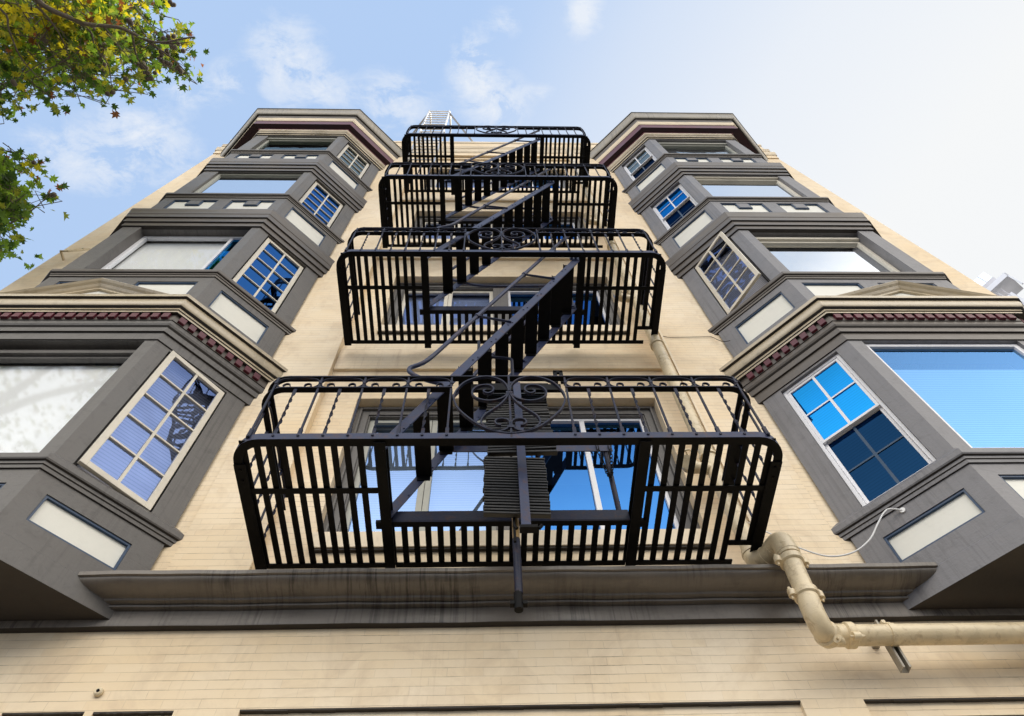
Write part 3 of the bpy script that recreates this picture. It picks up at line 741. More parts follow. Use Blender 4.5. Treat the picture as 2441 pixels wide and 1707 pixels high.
# drop ladder of stacked black rungs with its guide rail
T = root('drop_ladder', 'stowed drop ladder of tightly stacked black rungs on the lowest landing', 'ladder', (.17, -.8, 2.4))
for k in range(21):
    zz = 3.150+k*.0262; mb = MB(); j = random.uniform(-.006, .006)
    mb.bar((-.034+j, -.795, zz), (.352+j, -.795, zz-.020+j*.5), .0175, .036, (0, 1, 0)); mb.build('rung', M['rung'], T, bevel=.005)
for k in range(26):
    zz = 3.722+k*.0298; mb = MB(); j = random.uniform(-.008, .008); w = .435-.001*k
    tl = .012*math.sin(k*1.3)+.012
    mb.bar((-.016+j, -.805, zz-tl*.4), (w+j, -.805, zz+tl-.006), random.uniform(.017, .022), .036, (0, 1, 0)); mb.build('rung', M['rung'], T, bevel=.005)
mb = MB(); mb.box(.135, .150, -.775, -.76, 2.95, 4.55); mb.box(.02, .035, -.775, -.76, 3.16, 4.55); mb.box(.30, .315, -.775, -.76, 3.16, 4.55); mb.build('back_rail', BK, T)
mb = MB()
xa, ya = .200, -.90
mb.box(xa-.026, xa+.026, ya-.004, ya+.004, 2.935, 4.46); mb.box(xa-.026, xa-.020, ya+.004, ya+.035, 2.935, 4.46); mb.box(xa+.020, xa+.026, ya+.004, ya+.035, 2.935, 4.46)
mb.build('guide_channel', SI, T)
mb = MB(); mb.box(.165, .262, -.905, -.86, 2.915, 2.936); mb.tube([(.15, -.88, 2.93), (.135, -.88, 2.955)], .010, 6); mb.tube([(.27, -.88, 2.93), (.288, -.88, 2.955)], .010, 6); mb.build('end_hook', BK, T)
mb = MB(); mb.tube([(.152, -.72, 2.62), (.152, -.72, 3.02)], .022, 14); mb.build('slide_post', IR, T, smooth=True)
mb = MB(); mb.tube([(.152, -.72, 3.02), (.152, -.72, 3.24)], .021, 14); mb.build('bare_post', M['brass'], T, smooth=True)
mb = MB(); mb.tube([(.148, -.72, 2.515), (.148, -.72, 2.625)], .023, 14); mb.box(.105, .128, -.735, -.705, 2.545, 2.565); mb.box(.170, .193, -.735, -.705, 2.545, 2.565); mb.build('foot', BK, T)
mb = MB(); mb.box(-.13, .52, -.90, -.875, 4.36, 4.44); mb.box(-.02, .43, -.90, -.84, 4.44, 4.452)
mb.build('head_plate', BK, T)
mb = MB(); mb.box(.475, .500, -.93, -.91, 4.42, 4.58); mb.box(.520, .545, -.93, -.91, 4.42, 4.58); mb.box(.475, .545, -.93, -.91, 4.56, 4.59); mb.build('catch', BK, T)
mb = MB(); mb.tube(smooth([(-.085, -.80, 5.315), (-.085, -.80, 5.20), (-.085, -.80, 5.095), (-.070, -.80, 5.065), (.02, -.80, 5.045), (.15, -.80, 5.018), (.178, -.80, 4.995), (.182, -.80, 4.93), (.182, -.80, 4.45)], 3), .013, 8)
mb.build('lift_rod', IR, T, smooth=True)

# chain looped over the guard bar
T = root('chain', 'slack black chain looped over the guard bar of the lowest landing', 'chain', (.86, -.44, 3.9))
mb = MB()
def links(P):
    for i in range(len(P)-1):
        a, b = Vector(P[i]), Vector(P[i+1]); c = (a+b)/2; d = (b-a).normalized(); s = d.cross(Vector((0, 1, 0) if i % 2 else (.5, .3, .8))).normalized()
        L_ = (b-a).length*.72; pts = [c+d*math.cos(t*PI/5)*L_+s*math.sin(t*PI/5)*.011 for t in range(11)]
        mb.tube(pts, .0038, 5)
cp = []
for k in range(25):
    t = k/24; cp.append((.80+.095*t, -.445, 4.33-.40*math.sin(PI*t)**.8*(1 if t < .5 else .95)))
links(cp); mb.build('links', BK, T, smooth=True)

# ================================================================== standpipe
PM = M['pipe']
T = root('standpipe', 'cream standpipe running down beside the landings and bending out of view', 'pipe', (1.775, -.1, 2.7))
R_ = .061
mb = MB(); mb.tube([(1.775, -.105, 3.50), (1.775, -.105, 16.2)], R_, 28); mb.build('riser', PM, T, smooth=True)
def elbow(P, r=R_, name='elbow'):
    mb = MB(); mb.tube(smooth(P, 5), r, 28); return mb.build(name, PM, T, smooth=True)
elbow([(1.775, -.105, 3.56), (1.775, -.105, 3.49), (1.785, -.135, 3.43), (1.815, -.20, 3.405), (1.845, -.255, 3.405)], .069)
elbow([(1.838, -.245, 3.405), (1.858, -.30, 3.405), (1.868, -.345, 3.375), (1.868, -.355, 3.30), (1.867, -.355, 3.24)], .071)
mb = MB(); mb.tube([(1.867, -.355, 3.27), (1.848, -.355, 2.93)], R_-.001, 28); mb.build('offset_pipe', PM, T, smooth=True)
elbow([(1.849, -.355, 2.94), (1.843, -.352, 2.86), (1.848, -.335, 2.785), (1.872, -.300, 2.735), (1.905, -.265, 2.728)], .063)
elbow([(1.895, -.275, 2.728), (1.925, -.245, 2.735), (1.965, -.215, 2.760), (2.03, -.205, 2.768), (2.08, -.205, 2.768)], .063)
mb = MB(); mb.tube([(2.03, -.205, 2.768), (7.5, -.205, 2.770)], R_-.001, 28); mb.build('branch_pipe', PM, T, smooth=True)
def clamp(c, ax, side_, r=.074):
    c = Vector(c); ax = Vector(ax).normalized(); mb = MB()
    mb.tube([c-ax*.028, c-ax*.020, c+ax*.020, c+ax*.028], [r-.010, r, r, r-.010], 28)
    cl = mb.build('clamp', PM, T, smooth=True)
    sd = Vector(side_).normalized()
    for s in (-1, 1):
        p = c+sd*s*(r+.012); up = ax
        mb = MB(); mb.tube([p-up*.020, p+up*.020], .024, 12)
        w = ax.cross(sd).normalized()
        mb.tube([p-up*.042+sd*s*.006, p+up*.046+sd*s*.006], .0075, 8); mb.tube([p+up*.021+sd*s*.006, p+up*.033+sd*s*.006], .014, 6)
        mb.build('lug', PM, cl, smooth=True)
clamp((1.863, -.355, 3.205), (.05, 0, 1), (1, .12, 0)); clamp((1.848, -.355, 2.935), (.05, 0, 1), (1, .12, 0))
clamp((1.906, -.264, 2.728), (.75, .62, .05), (.3, -.45, -.8)); clamp((2.065, -.205, 2.768), (1, 0, 0), (0, -.72, -.68))
for p, a in (((1.812, -.19, 3.406), (.4, -.9, -.1)), ((1.842, -.252, 3.405), (.4, -.9, 0)), ((1.868, -.355, 3.275), (0, 0, 1)), ((1.775, -.105, 3.53), (0, 0, 1)), ((1.775, -.105, 6.60), (0, 0, 1)), ((1.775, -.105, 4.62), (0, 0, 1)), ((1.775, -.105, 9.70), (0, 0, 1)), ((1.775, -.105, 8.05), (0, 0, 1))):
    p = Vector(p); a = Vector(a).normalized(); mb = MB(); mb.tube([p-a*.016, p-a*.012, p+a*.012, p+a*.016], [.067, .074, .074, .067], 28); mb.build('collar', PM, T, smooth=True)
# strut and strap that carry the branch
mb = MB(); sx_ = 2.310
mb.box(sx_-.024, sx_+.024, -.045, -.004, 2.50, 2.86)
for a, b in ((sx_-.024, sx_-.019), (sx_+.019, sx_+.024)): pass
mb2 = MB(); mb2.box(sx_-.024, sx_+.024, -.130, -.126, 2.575, 2.90); mb2.box(sx_-.024, sx_-.020, -.175, -.13, 2.575, 2.90); mb2.box(sx_+.020, sx_+.024, -.175, -.13, 2.575, 2.90); mb2.box(sx_-.024, sx_-.012, -.179, -.175, 2.575, 2.90); mb2.box(sx_+.012, sx_+.024, -.179, -.175, 2.575, 2.90)
mb2.box(sx_-.02, sx_+.02, -.126, .0, 2.84, 2.88)
st = mb2.build('strut', M['crown'], T)
mb = MB(); mb.tube([(sx_-.020, -.205, 2.768), (sx_+.020, -.205, 2.768)], R_+.004, 28); mb.tube([(sx_-.014, -.212, 2.836), (sx_+.026, -.212, 2.836)], .013, 8); mb.tube([(sx_, -.20, 2.838), (sx_, -.20, 2.868)], .017, 6)
mb.build('strap', PM, st, smooth=True)
# hose valves beside each landing
for i in range(3):
    zz = FLOOR[i]+[.96, 1.05, 1.0][i]
    mb = MB(); mb.tube([(1.775, -.105, zz), (1.60, -.13, zz)], .048, 18); mb.tube([(1.62, -.13, zz), (1.56, -.14, zz), (1.53, -.18, zz-.02), (1.52, -.22, zz-.06)], [.055, .052, .046, .040], 18)
    v = mb.build('hose_valve', PM, T, smooth=True)
    mb = MB(); mb.tube([(1.52, -.222, zz-.062), (1.516, -.25, zz-.09)], .056, 12); mb.build('valve_cap', PM, v, smooth=True)
    mb = MB(); mb.tube([(1.60, -.13, zz+.04), (1.60, -.13, zz+.16)], .012, 8)
    mb.tube([(1.60+.055*math.cos(a*PI/8), -.13+.055*math.sin(a*PI/8), zz+.16) for a in range(17)], .009, 8, False)
    for a in range(3): mb.tube([(1.60, -.13, zz+.16), (1.60+.055*math.cos(a*2.09), -.13+.055*math.sin(a*2.09), zz+.16)], .006, 6)
    mb.build('valve_wheel', PM, v, smooth=True)

# ================================================================== small things on the front
T = root('conduit', 'thin cream conduit running down the wall beside the standpipe', 'conduit', (1.905, 0, 3.4))
mb = MB(); mb.box(1.895, 1.918, -.045, -.003, 3.40, 16.2); mb.build('conduit_tube', M['cream'], T)
T = root('white_cable', 'white cable sagging from the lowest landing to a hole in the bay panel', 'cable', (2.3, -.1, 3.5))
pts = [(1.80, -.012, 4.05), (1.93, -.04, 3.86), (2.03, -.07, 3.72), (2.12, -.10, 3.585), (2.26, -.13, 3.475), (2.42, -.16, 3.475), (2.56, -.20, 3.55), (2.66, -.24, 3.66), (2.735, -.27, 3.74), (2.79, -.28, 3.77), (2.86, -.29, 3.745)]
mb = MB(); mb.tube(smooth(pts, 6), .0058, 8); mb.build('cable_line', M['cable'], T, smooth=True)
mb = MB(); mb.tube([(2.862, -.292, 3.745), (2.872, -.280, 3.745)], .020, 12); mb.build('grommet', M['cable'], T, smooth=True)
T = root('black_cable', 'thin dark cable crossing the brick from the second landing to the bay sill', 'cable', (2.2, 0, 6.4))
mb = MB(); mb.tube(smooth([(1.80, -.01, 7.15), (1.95, -.012, 6.995), (2.10, -.012, 6.98), (2.42, -.012, 6.99), (2.48, -.012, 6.98), (2.55, -.03, 6.84), (2.62, -.06, 6.80)], 5), .0035, 6); mb.build('cable_line', BK, T)
T = root('wall_knob', 'small round metal eye fixed to the brick below the belt cornice', 'knob', (-2.144, 0, 2.62))
mb = MB(); mb.tube([(-2.144, -.002, 2.62), (-2.144, -.018, 2.62), (-2.144, -.024, 2.62)], [.025, .025, .018], 20); mb.build('flange', PM, T, smooth=True)
mb = MB(); mb.tube([(-2.144, -.022, 2.62), (-2.144, -.028, 2.62)], .009, 10); mb.build('eye', BK, T)
T = root('sign_bracket', 'old iron bracket projecting from the brick outside the shaded bay', 'bracket', (-5.78, 0, 9.5))
mb = MB(); mb.box(-5.80, -5.78, -.16, -.02, 9.28, 9.31); mb.bar((-5.79, -.15, 9.30), (-5.74, -.03, 9.72), .02, .02); mb.box(-5.75, -5.72, -.05, -.02, 9.70, 9.73); mb.bar((-5.70, -.15, 9.30), (-5.65, -.03, 9.72), .02, .02); mb.box(-5.80, -5.69, -.165, -.145, 9.285, 9.305); mb.build('bracket_arm', PM, T)
for x, z in ((-1.10, 16.95), (1.42, 16.95)):
    T = root('anchor_plate', 'small anchor plate on the parapet '+('nearer the roof ladder' if x < 0 else 'above the highest stair flight'), 'anchor plate', (x, 0, z), 'anchor plates on the parapet')
    mb = MB(); mb.tube([(x, 0, z), (x, -.025, z)], .05, 10); mb.tube([(x, -.02, z), (x, -.06, z)], .018, 8); mb.build('plate', M['cream'], T, smooth=True)

# roof ladder with its braces
T = root('roof_ladder', 'pale steel gooseneck ladder rising above the parapet from the topmost landing', 'ladder', (-1.2, -.55, 13))
RX0, RX1, RY = -1.485, -.985, -.55
for x in (RX0, RX1):
    mb = MB(); mb.box(x-.012, x+.012, RY-.03, RY+.03, 12.85, 18.52); mb.build('stile', M['galv'], T)
for k in range(19):
    zz = 13.15+.295*k; mb = MB(); mb.tube([(RX0, RY, zz), (RX1, RY, zz)], .013, 8); mb.build('rung', M['galv'], T)
for x in (RX0, RX1):
    mb = MB(); mb.tube(smooth([(x, RY, 18.50), (x, RY+.08, 18.72), (x, RY+.3, 18.80), (x, RY+.62, 18.6), (x, RY+.72, 17.42)], 5), .022, 10); mb.build('grab_rail', M['galv'], T, smooth=True)
mb = MB(); mb.bar((RX1, RY, 18.30), (-.33, .05, 17.44), .045, .012); mb.build('brace', M['galv'], T)
mb = MB(); mb.bar((RX0, RY, 17.95), (-2.02, .05, 17.44), .045, .012); mb.build('brace', M['galv'], T)
for x in (RX0, RX1):
    mb = MB(); mb.box(x-.02, x+.02, RY, .0, 16.1, 16.15); mb.build('wall_arm', M['galv'], T)

# ================================================================== street tree
CL = [(-6.91,-1.93,13.31,0.26,0),(-6.55,-2.61,10.74,0.26,0),(-5.39,-2.53,10.18,0.26,0),(-7.85,-2.72,13.49,0.26,0),(-6.43,-2.93,13.63,0.26,0),(-6.27,-2.45,10.26,0.26,0),(-6.73,-2.08,10.37,0.26,0),(-6.55,-2.67,14.38,0.26,0),(-5.82,-2.31,10.91,0.26,0),(-6.05,-2.77,10.62,0.26,0),(-6.51,-3.15,11.08,0.26,0),(-6.49,-3.2,13.02,0.26,0),(-7.41,-2.68,13.23,0.26,0),(-6.41,-2.75,12.05,0.26,0),(-6.88,-3.09,14.32,0.26,0),(-8.2,-1.96,12.83,0.26,0),(-7.06,-2.12,11,0.26,0),(-5.26,-3.25,10.46,0.26,0),(-8.08,-1.89,13.35,0.26,0),(-5.3,-2.73,11.95,0.26,0),(-7.93,-1.97,12.74,0.26,0),(-7.72,-2.14,13.52,0.26,0),(-5.95,-2.8,11.45,0.26,0),(-6.12,-3.15,10.51,0.26,0),(-8.03,-3.1,13.76,0.26,0),(-5.83,-2.68,11.1,0.26,0),(-5.58,-2.72,10.31,0.26,0),(-8.24,-1.93,13.36,0.26,0),(-5.49,-2.19,10.57,0.26,0),(-7.22,-2.95,13.48,0.26,0),(-7.94,-2.39,13.84,0.26,0),(-7.04,-2.41,12.95,0.26,0),(-6.24,-2.81,11.74,0.26,0),(-8.18,-2.53,13.65,0.26,0),(-5.56,-2.82,10.5,0.26,0),(-7.79,-1.87,13.19,0.26,0),(-7.41,-1.89,12.93,0.26,0),(-6.67,-2.08,13.27,0.26,0),(-6.29,-2.25,11.04,0.26,0),(-6.93,-2.67,14.12,0.26,0),(-5.22,-2.51,10.26,0.26,0),(-6.66,-2.81,12.88,0.26,0),(-5.96,-2.06,11.54,0.26,0),(-6.93,-1.92,13.46,0.26,0),(-7.66,-1.75,13.26,0.26,0),(-5.63,-2.4,12.64,0.26,0),(-8.18,-1.75,13.31,0.26,0),(-7.04,-2.07,12.87,0.26,0),(-6.48,-2.92,13.53,0.26,0),(-6.2,-2.23,11.81,0.26,0),(-6.59,-1.95,12.67,0.26,0),(-5.26,-3.22,11.03,0.26,0),(-6.01,-2.35,10.88,0.26,0),(-5.23,-2.43,10.4,0.26,0),(-5.5,-2.97,10.36,0.26,0),(-6.32,-2.83,10.55,0.26,0),(-6.79,-3.17,11.77,0.26,0),(-6.92,-2.26,12.29,0.26,0),(-6.78,-2.69,10.77,0.26,0),(-7.23,-3,13.41,0.26,0),(-6.8,-3.16,12.53,0.26,0),(-6.81,-2.47,11.06,0.26,0),(-6.43,-2.48,13.69,0.26,0),(-5.44,-2.76,10.83,0.26,0),(-7.25,-2.19,13.99,0.26,0),(-7.37,-3.06,11.95,0.26,0),(-6.41,-2.99,12.81,0.26,0),(-5.55,-2.66,12.22,0.26,0),(-7.96,-2.68,13.71,0.26,0),(-5.24,-2.38,11.48,0.26,0),(-5.37,-2.47,12.2,0.26,0),(-6.37,-2.8,12.05,0.26,0),(-7.04,-2.32,11.46,0.26,0),(-7.66,-1.88,13.05,0.26,0),(-6.78,-2.52,10.73,0.26,0),(-6.08,-2.9,10.56,0.26,0),(-6.56,-2.45,12.78,0.26,0),(-5.55,-2.25,10.6,0.26,0),(-5.98,-2.76,12.53,0.26,0),(-6.77,-2.77,12.1,0.26,0),(-7.01,-2.61,13.06,0.26,0),(-5.66,-3.2,11.29,0.26,0),(-4.82,-2.55,10.47,0.26,0),(-6.06,-2.54,12.68,0.26,0),(-6.07,-2.25,12.18,0.26,0),(-5.44,-2.66,12.07,0.26,0),(-5.32,-2.96,11.67,0.26,0),(-6.34,-3.09,13.88,0.26,0),(-5.66,-2.62,11.44,0.26,0),(-7.21,-2.5,11.93,0.26,0),(-5.7,-2.81,10.76,0.26,0),(-7.89,-2.82,12.96,0.26,0),(-8.51,-1.95,13.35,0.26,0),(-6.68,-2.11,10.46,0.26,0),(-5.56,-3.05,11.54,0.26,0),(-5.55,-2.69,10.87,0.26,0),(-5.32,-3.2,10.74,0.26,0),(-5.61,-3.17,10.33,0.26,0),(-7.19,-1.9,13.59,0.26,0),(-6.66,-2.64,11.03,0.26,0),(-7.18,-2.33,13.94,0.26,0),(-6.99,-3.12,12.86,0.26,0),(-7.14,-2.28,11.72,0.26,0),(-5.91,-2.31,12.96,0.26,0),(-6.35,-2.49,10.89,0.26,0),(-5.28,-2.55,10.85,0.26,0),(-7.44,-2.61,12.78,0.26,0),(-7.46,-2.09,12.29,0.26,0),(-6.27,-2.4,10.06,0.26,0),(-6.54,-2.44,10.68,0.26,0),(-5.4,-2.53,11.74,0.26,0),(-6.19,-3.16,13.4,0.26,0),(-8.2,-2.93,13.48,0.26,0),(-5.29,-2.96,10.78,0.26,0),(-5.98,-2.99,12.99,0.26,0),(-6.29,-2.91,11.36,0.26,0),(-5.98,-2.72,11.78,0.26,0),(-7.55,-1.91,12.18,0.26,0),(-6.54,-2.44,13.83,0.26,0),(-6.62,-2.29,12.37,0.26,0),(-5.19,-2.73,10.72,0.26,0),(-6.11,-3.01,9.94,0.26,0),(-6.19,-2.39,13.53,0.26,0),(-8.26,-2.41,13.08,0.26,0),(-6.15,-2.58,12.09,0.26,0),(-6.28,-3.05,10.47,0.26,0),(-7.49,-2.54,13.49,0.26,0),(-6.5,-2.9,10.95,0.26,0),(-6.4,-2.86,10.79,0.26,0),(-7.25,-3.13,13.88,0.26,0),(-6.1,-2.19,12.11,0.26,0),(-6.44,-2.74,13.01,0.26,0),(-5.36,-3.03,11.18,0.26,0),(-6.22,-2.97,10.08,0.26,0),(-6.59,-2.77,11.88,0.26,0),(-7.42,-2.02,12.64,0.26,0),(-7.38,-2.83,12.49,0.26,0),(-7.85,-3.1,12.79,0.26,0),(-6.6,-3.15,12.31,0.26,0),(-5.69,-3.14,10.35,0.26,0),(-6.5,-2.31,14.25,0.26,0),(-6.12,-2.96,9.99,0.26,0),(-6,-3.16,11.13,0.26,0),(-5.61,-2.87,10.28,0.26,0),(-6.82,-2.5,11.39,0.26,0),(-5.91,-3.12,11.48,0.26,0),(-8.16,-2.27,13.29,0.26,0),(-6.92,-3.19,12.08,0.26,0),(-6.25,-2.4,11.57,0.26,0),(-7.15,-1.91,13.79,0.26,0),(-7.12,-0.39,10.5,0.26,1),(-6.42,-1.1,9.58,0.26,1),(-7.27,0.01,10.25,0.26,1),(-6.07,-1.2,9.14,0.26,1),(-6.56,-1.08,9.84,0.26,1),(-5.93,-1.06,9.13,0.26,1),(-6.02,-1.21,9.52,0.26,1),(-6.13,-0.91,9.06,0.26,1),(-6.94,-0.6,10.46,0.26,1),(-6.63,-0.11,9.96,0.26,1),(-6.86,0,10.02,0.26,1),(-6.86,-0.6,10.69,0.26,1),(-6.01,-1.2,9.12,0.26,1),(-6.97,-0.73,10.24,0.26,1),(-6.99,-0.94,10.54,0.26,1),(-6.57,-1.07,9.61,0.26,1),(-6.4,-0.87,9.9,0.26,1),(-5.97,-1,8.93,0.26,1),(-6.88,0.08,10.2,0.26,1),(-6.34,-0.7,9.09,0.26,1),(-7.04,-0.29,10.87,0.26,1),(-6.52,-0.62,9.78,0.26,1),(-6.89,-0.83,10.74,0.26,1),(-7.2,-0.83,11.03,0.26,1),(-6.81,-0.46,9.66,0.26,1),(-6,-0.77,9.47,0.26,1),(-6.75,-0.86,10.07,0.26,1),(-6.34,-0.37,9.21,0.26,1),(-7.28,-0.57,10.93,0.26,1),(-6.03,-0.83,9.24,0.26,1),(-5.8,-0.77,9.05,0.26,1),(-7,-0.92,10.4,0.26,1),(-6.64,-0.59,10.44,0.26,1),(-5.77,-0.92,9.03,0.26,1),(-6.16,-0.59,9.21,0.26,1),(-5.98,-1.01,8.97,0.26,1),(-6.64,-0.68,9.83,0.26,1),(-7.1,-0.33,10.98,0.26,1),(-6.55,-0.24,9.94,0.26,1),(-6.53,-0.59,10.24,0.26,1),(-6.21,-0.59,9.5,0.26,1),(-6.55,-1.12,9.64,0.26,1),(-5.13,-3.09,12.02,0.12,2),(-5.06,-3.02,12.25,0.12,2),(-4.98,-3.09,12.23,0.12,2),(-5.13,-2.94,11.72,0.12,2),(-5.37,-3.06,12.3,0.12,2),(-5.09,-2.65,11.69,0.12,2),(-5.17,-2.52,12.12,0.12,2),(-4.81,-2.58,11.58,0.12,2),(-4.96,-2.45,12.24,0.12,2),(-4.79,-2.51,12.23,0.12,2),(-4.76,-2.58,12.55,0.12,2),(-4.73,-2.47,12.49,0.12,2),(-5.01,-2.35,12.14,0.12,2),(-4.92,-2.29,12.34,0.12,2),(-5.01,-2.22,12.19,0.12,2),(-4.77,-2.18,12.14,0.12,2),(-4.61,-2.1,11.76,0.12,2),(-5.05,-2.45,11.95,0.12,2),(-5.34,-2.36,12.23,0.12,2),(-5.26,-2.16,11.52,0.12,2),(-5.54,-1.89,12.18,0.12,2),(-5.49,-1.95,11.73,0.12,2),(-5.23,-2.06,11.7,0.12,2),(-6.21,-1.97,10.74,0.12,2),(-6.5,-1.92,11.02,0.12,2),(-5.69,-1.95,11.22,0.12,2),(-7.04,-1.92,11,0.12,2),(-7.19,-1.77,11.18,0.12,2),(-7.2,-1.65,11.16,0.12,2),(-7.14,-1.03,10.72,0.12,3),(-6.72,-0.99,10.7,0.12,3),(-6.54,-1.02,10.49,0.12,3),(-6.71,-0.45,10.94,0.12,3),(-5.7,-2.64,11.71,0.12,2),(-5.68,-2.53,11.89,0.12,2),(-11.09,-2.81,11.68,0.4,4),(-8.96,-5.65,10.46,0.4,4),(-11.52,-6.64,11.59,0.4,4),(-9.06,-2.81,8.99,0.4,4),(-10.46,-3.88,9.67,0.4,4),(-10.58,-5.09,14.57,0.4,4),(-9.32,-3.68,14.11,0.4,4),(-7.27,-3.65,12.98,0.4,4),(-11.23,-6.66,11.42,0.4,4),(-9.92,-3.19,9.72,0.4,4),(-7.92,-6.82,12.67,0.4,4),(-9.99,-3.61,10.43,0.4,4),(-8.8,-2.13,13.22,0.4,4),(-9.01,-1.79,13.26,0.4,4),(-8.22,-7.68,10.6,0.4,4),(-10.54,-5.22,10.78,0.4,4),(-8.94,-4.92,10.53,0.4,4),(-11.91,-2.7,10.77,0.4,4),(-8.98,-6.37,13.22,0.4,4),(-7,-5.06,13.04,0.4,4),(-7.38,-4.85,12.82,0.4,4),(-10.78,-2.77,12.43,0.4,4),(-10.57,-7.7,11.52,0.4,4),(-11.17,-5.26,9.55,0.4,4),(-7.89,-3.32,11.81,0.4,4),(-10.93,-6.82,11.13,0.4,4),(-8.77,-1.96,11.3,0.4,4),(-9.45,-4.47,11.13,0.4,4),(-9.02,-4.36,11.15,0.4,4),(-9.6,-3.49,10.86,0.4,4),(-8.85,-3.88,13.74,0.4,4),(-11.68,-4.01,9.42,0.4,4),(-7.15,-4.75,11.49,0.4,4),(-9.33,-6,9.12,0.4,4),(-10.39,-4.52,11.38,0.4,4),(-9.34,-6.65,14.01,0.4,4),(-10.68,-6.71,13.42,0.4,4),(-6.99,-6.62,12.6,0.4,4),(-11.71,-2.89,11.45,0.4,4),(-9.8,-2.84,11.09,0.4,4),(-8.59,-4,12.12,0.4,4),(-10.12,-3.89,11.65,0.4,4),(-10.1,-2.96,9.16,0.4,4),(-9.4,-4.16,12.28,0.4,4),(-11.15,-3.79,12.72,0.4,4),(-9.53,-7.31,11.74,0.4,4),(-10.07,-3.05,11.31,0.4,4),(-7.74,-2.76,10.45,0.4,4),(-9.09,-6.21,10.61,0.4,4),(-10.26,-4.72,10.18,0.4,4),(-9.75,-4.93,11.55,0.4,4),(-9.34,-6.48,9.1,0.4,4),(-9.63,-3.43,11.81,0.4,4),(-11.06,-3.05,13.11,0.4,4),(-9.48,-5.84,9.67,0.4,4),(-11.62,-4.81,14.19,0.4,4),(-12.54,-5.04,13.14,0.4,4),(-7.43,-3.19,11.28,0.4,4),(-11.94,-2.89,10.83,0.4,4),(-8.75,-6.04,9.44,0.4,4),(-8.84,-4.15,12.28,0.4,4),(-8.72,-3.82,13.18,0.4,4),(-7.17,-4.75,13.37,0.4,4),(-9.81,-1.45,10.55,0.4,4),(-11.89,-4.33,13.82,0.4,4),(-10.62,-3.96,11.61,0.4,4),(-9.4,-4.44,11.02,0.4,4),(-8.95,-4.21,10.83,0.4,4),(-9.15,-7.2,9.98,0.4,4),(-10.69,-5.37,11.91,0.4,4),(-8.42,-3.68,11.77,0.4,4),(-7.69,-3.5,9.33,0.4,4),(-12.17,-2.32,12.34,0.4,4),(-9.41,-4.21,11.49,0.4,4),(-7.62,-4.25,8.91,0.4,4),(-12.91,-3.63,12.38,0.4,4),(-7.53,-4.06,12.52,0.4,4),(-8.48,-3.76,10.34,0.4,4),(-11.62,-2.81,13.15,0.4,4),(-11.49,-3.71,12.17,0.4,4),(-10.4,-7.94,11.62,0.4,4),(-11.78,-5.23,9.29,0.4,4),(-7.77,-4.69,12.41,0.4,4),(-11.48,-1.92,11.33,0.4,4),(-10.1,-3.52,9,0.4,4),(-10.75,-2.22,12.11,0.4,4),(-11.11,-6.24,11.41,0.4,4),(-6.63,-3.48,12.05,0.4,4),(-11.03,-3.45,12.1,0.4,4),(-8.98,-1.05,10.42,0.4,4),(-10.11,-4.42,10.88,0.4,4),(-9.01,-5.71,11.01,0.4,4),(-10.92,-4.5,12.05,0.4,4),(-11.29,-4.12,9.46,0.4,4),(-7.85,-3.33,10.85,0.4,4),(-9.87,-6.95,10.76,0.4,4),(-8.98,-1.9,13.09,0.4,4),(-11.18,-1.72,10.2,0.4,4),(-10.22,-4.52,13.86,0.4,4),(-8.65,-7.09,12.37,0.4,4),(-12.26,-4.4,11.42,0.4,4),(-10.39,-4.32,10.21,0.4,4),(-8.55,-0.77,11.37,0.4,4),(-10.43,-3.63,12.24,0.4,4),(-12.44,-3.35,12.24,0.4,4),(-10.29,-2.77,12.6,0.4,4),(-11.52,-1.82,10.69,0.4,4),(-10.66,-5.94,13.71,0.4,4),(-11.79,-4.24,12.2,0.4,4),(-11.11,-2.85,10.19,0.4,4),(-12.2,-2.77,12.52,0.4,4),(-6.09,-4.42,11.36,0.4,4),(-10.83,-1.25,10.67,0.4,4),(-11.82,-5.48,9.64,0.4,4),(-10.91,-4.44,10.47,0.4,4),(-12.87,-4.54,11.5,0.4,4),(-9.29,-6.78,12.8,0.4,4),(-8.52,-5.91,13.04,0.4,4),(-11.47,-5.08,10.74,0.4,4),(-7.65,-4.27,9.74,0.4,4),(-11.79,-6.64,12.34,0.4,4),(-11.76,-2.06,11.61,0.4,4),(-12.33,-2.49,12.18,0.4,4),(-9.43,-4.16,12.82,0.4,4),(-9.13,-7.73,12.28,0.4,4),(-11.42,-4.12,13.94,0.4,4),(-9.17,-6.61,9.62,0.4,4),(-10.32,-7.93,11.26,0.4,4),(-9.84,-3.15,11.43,0.4,4),(-10.49,-2.93,10.53,0.4,4)]
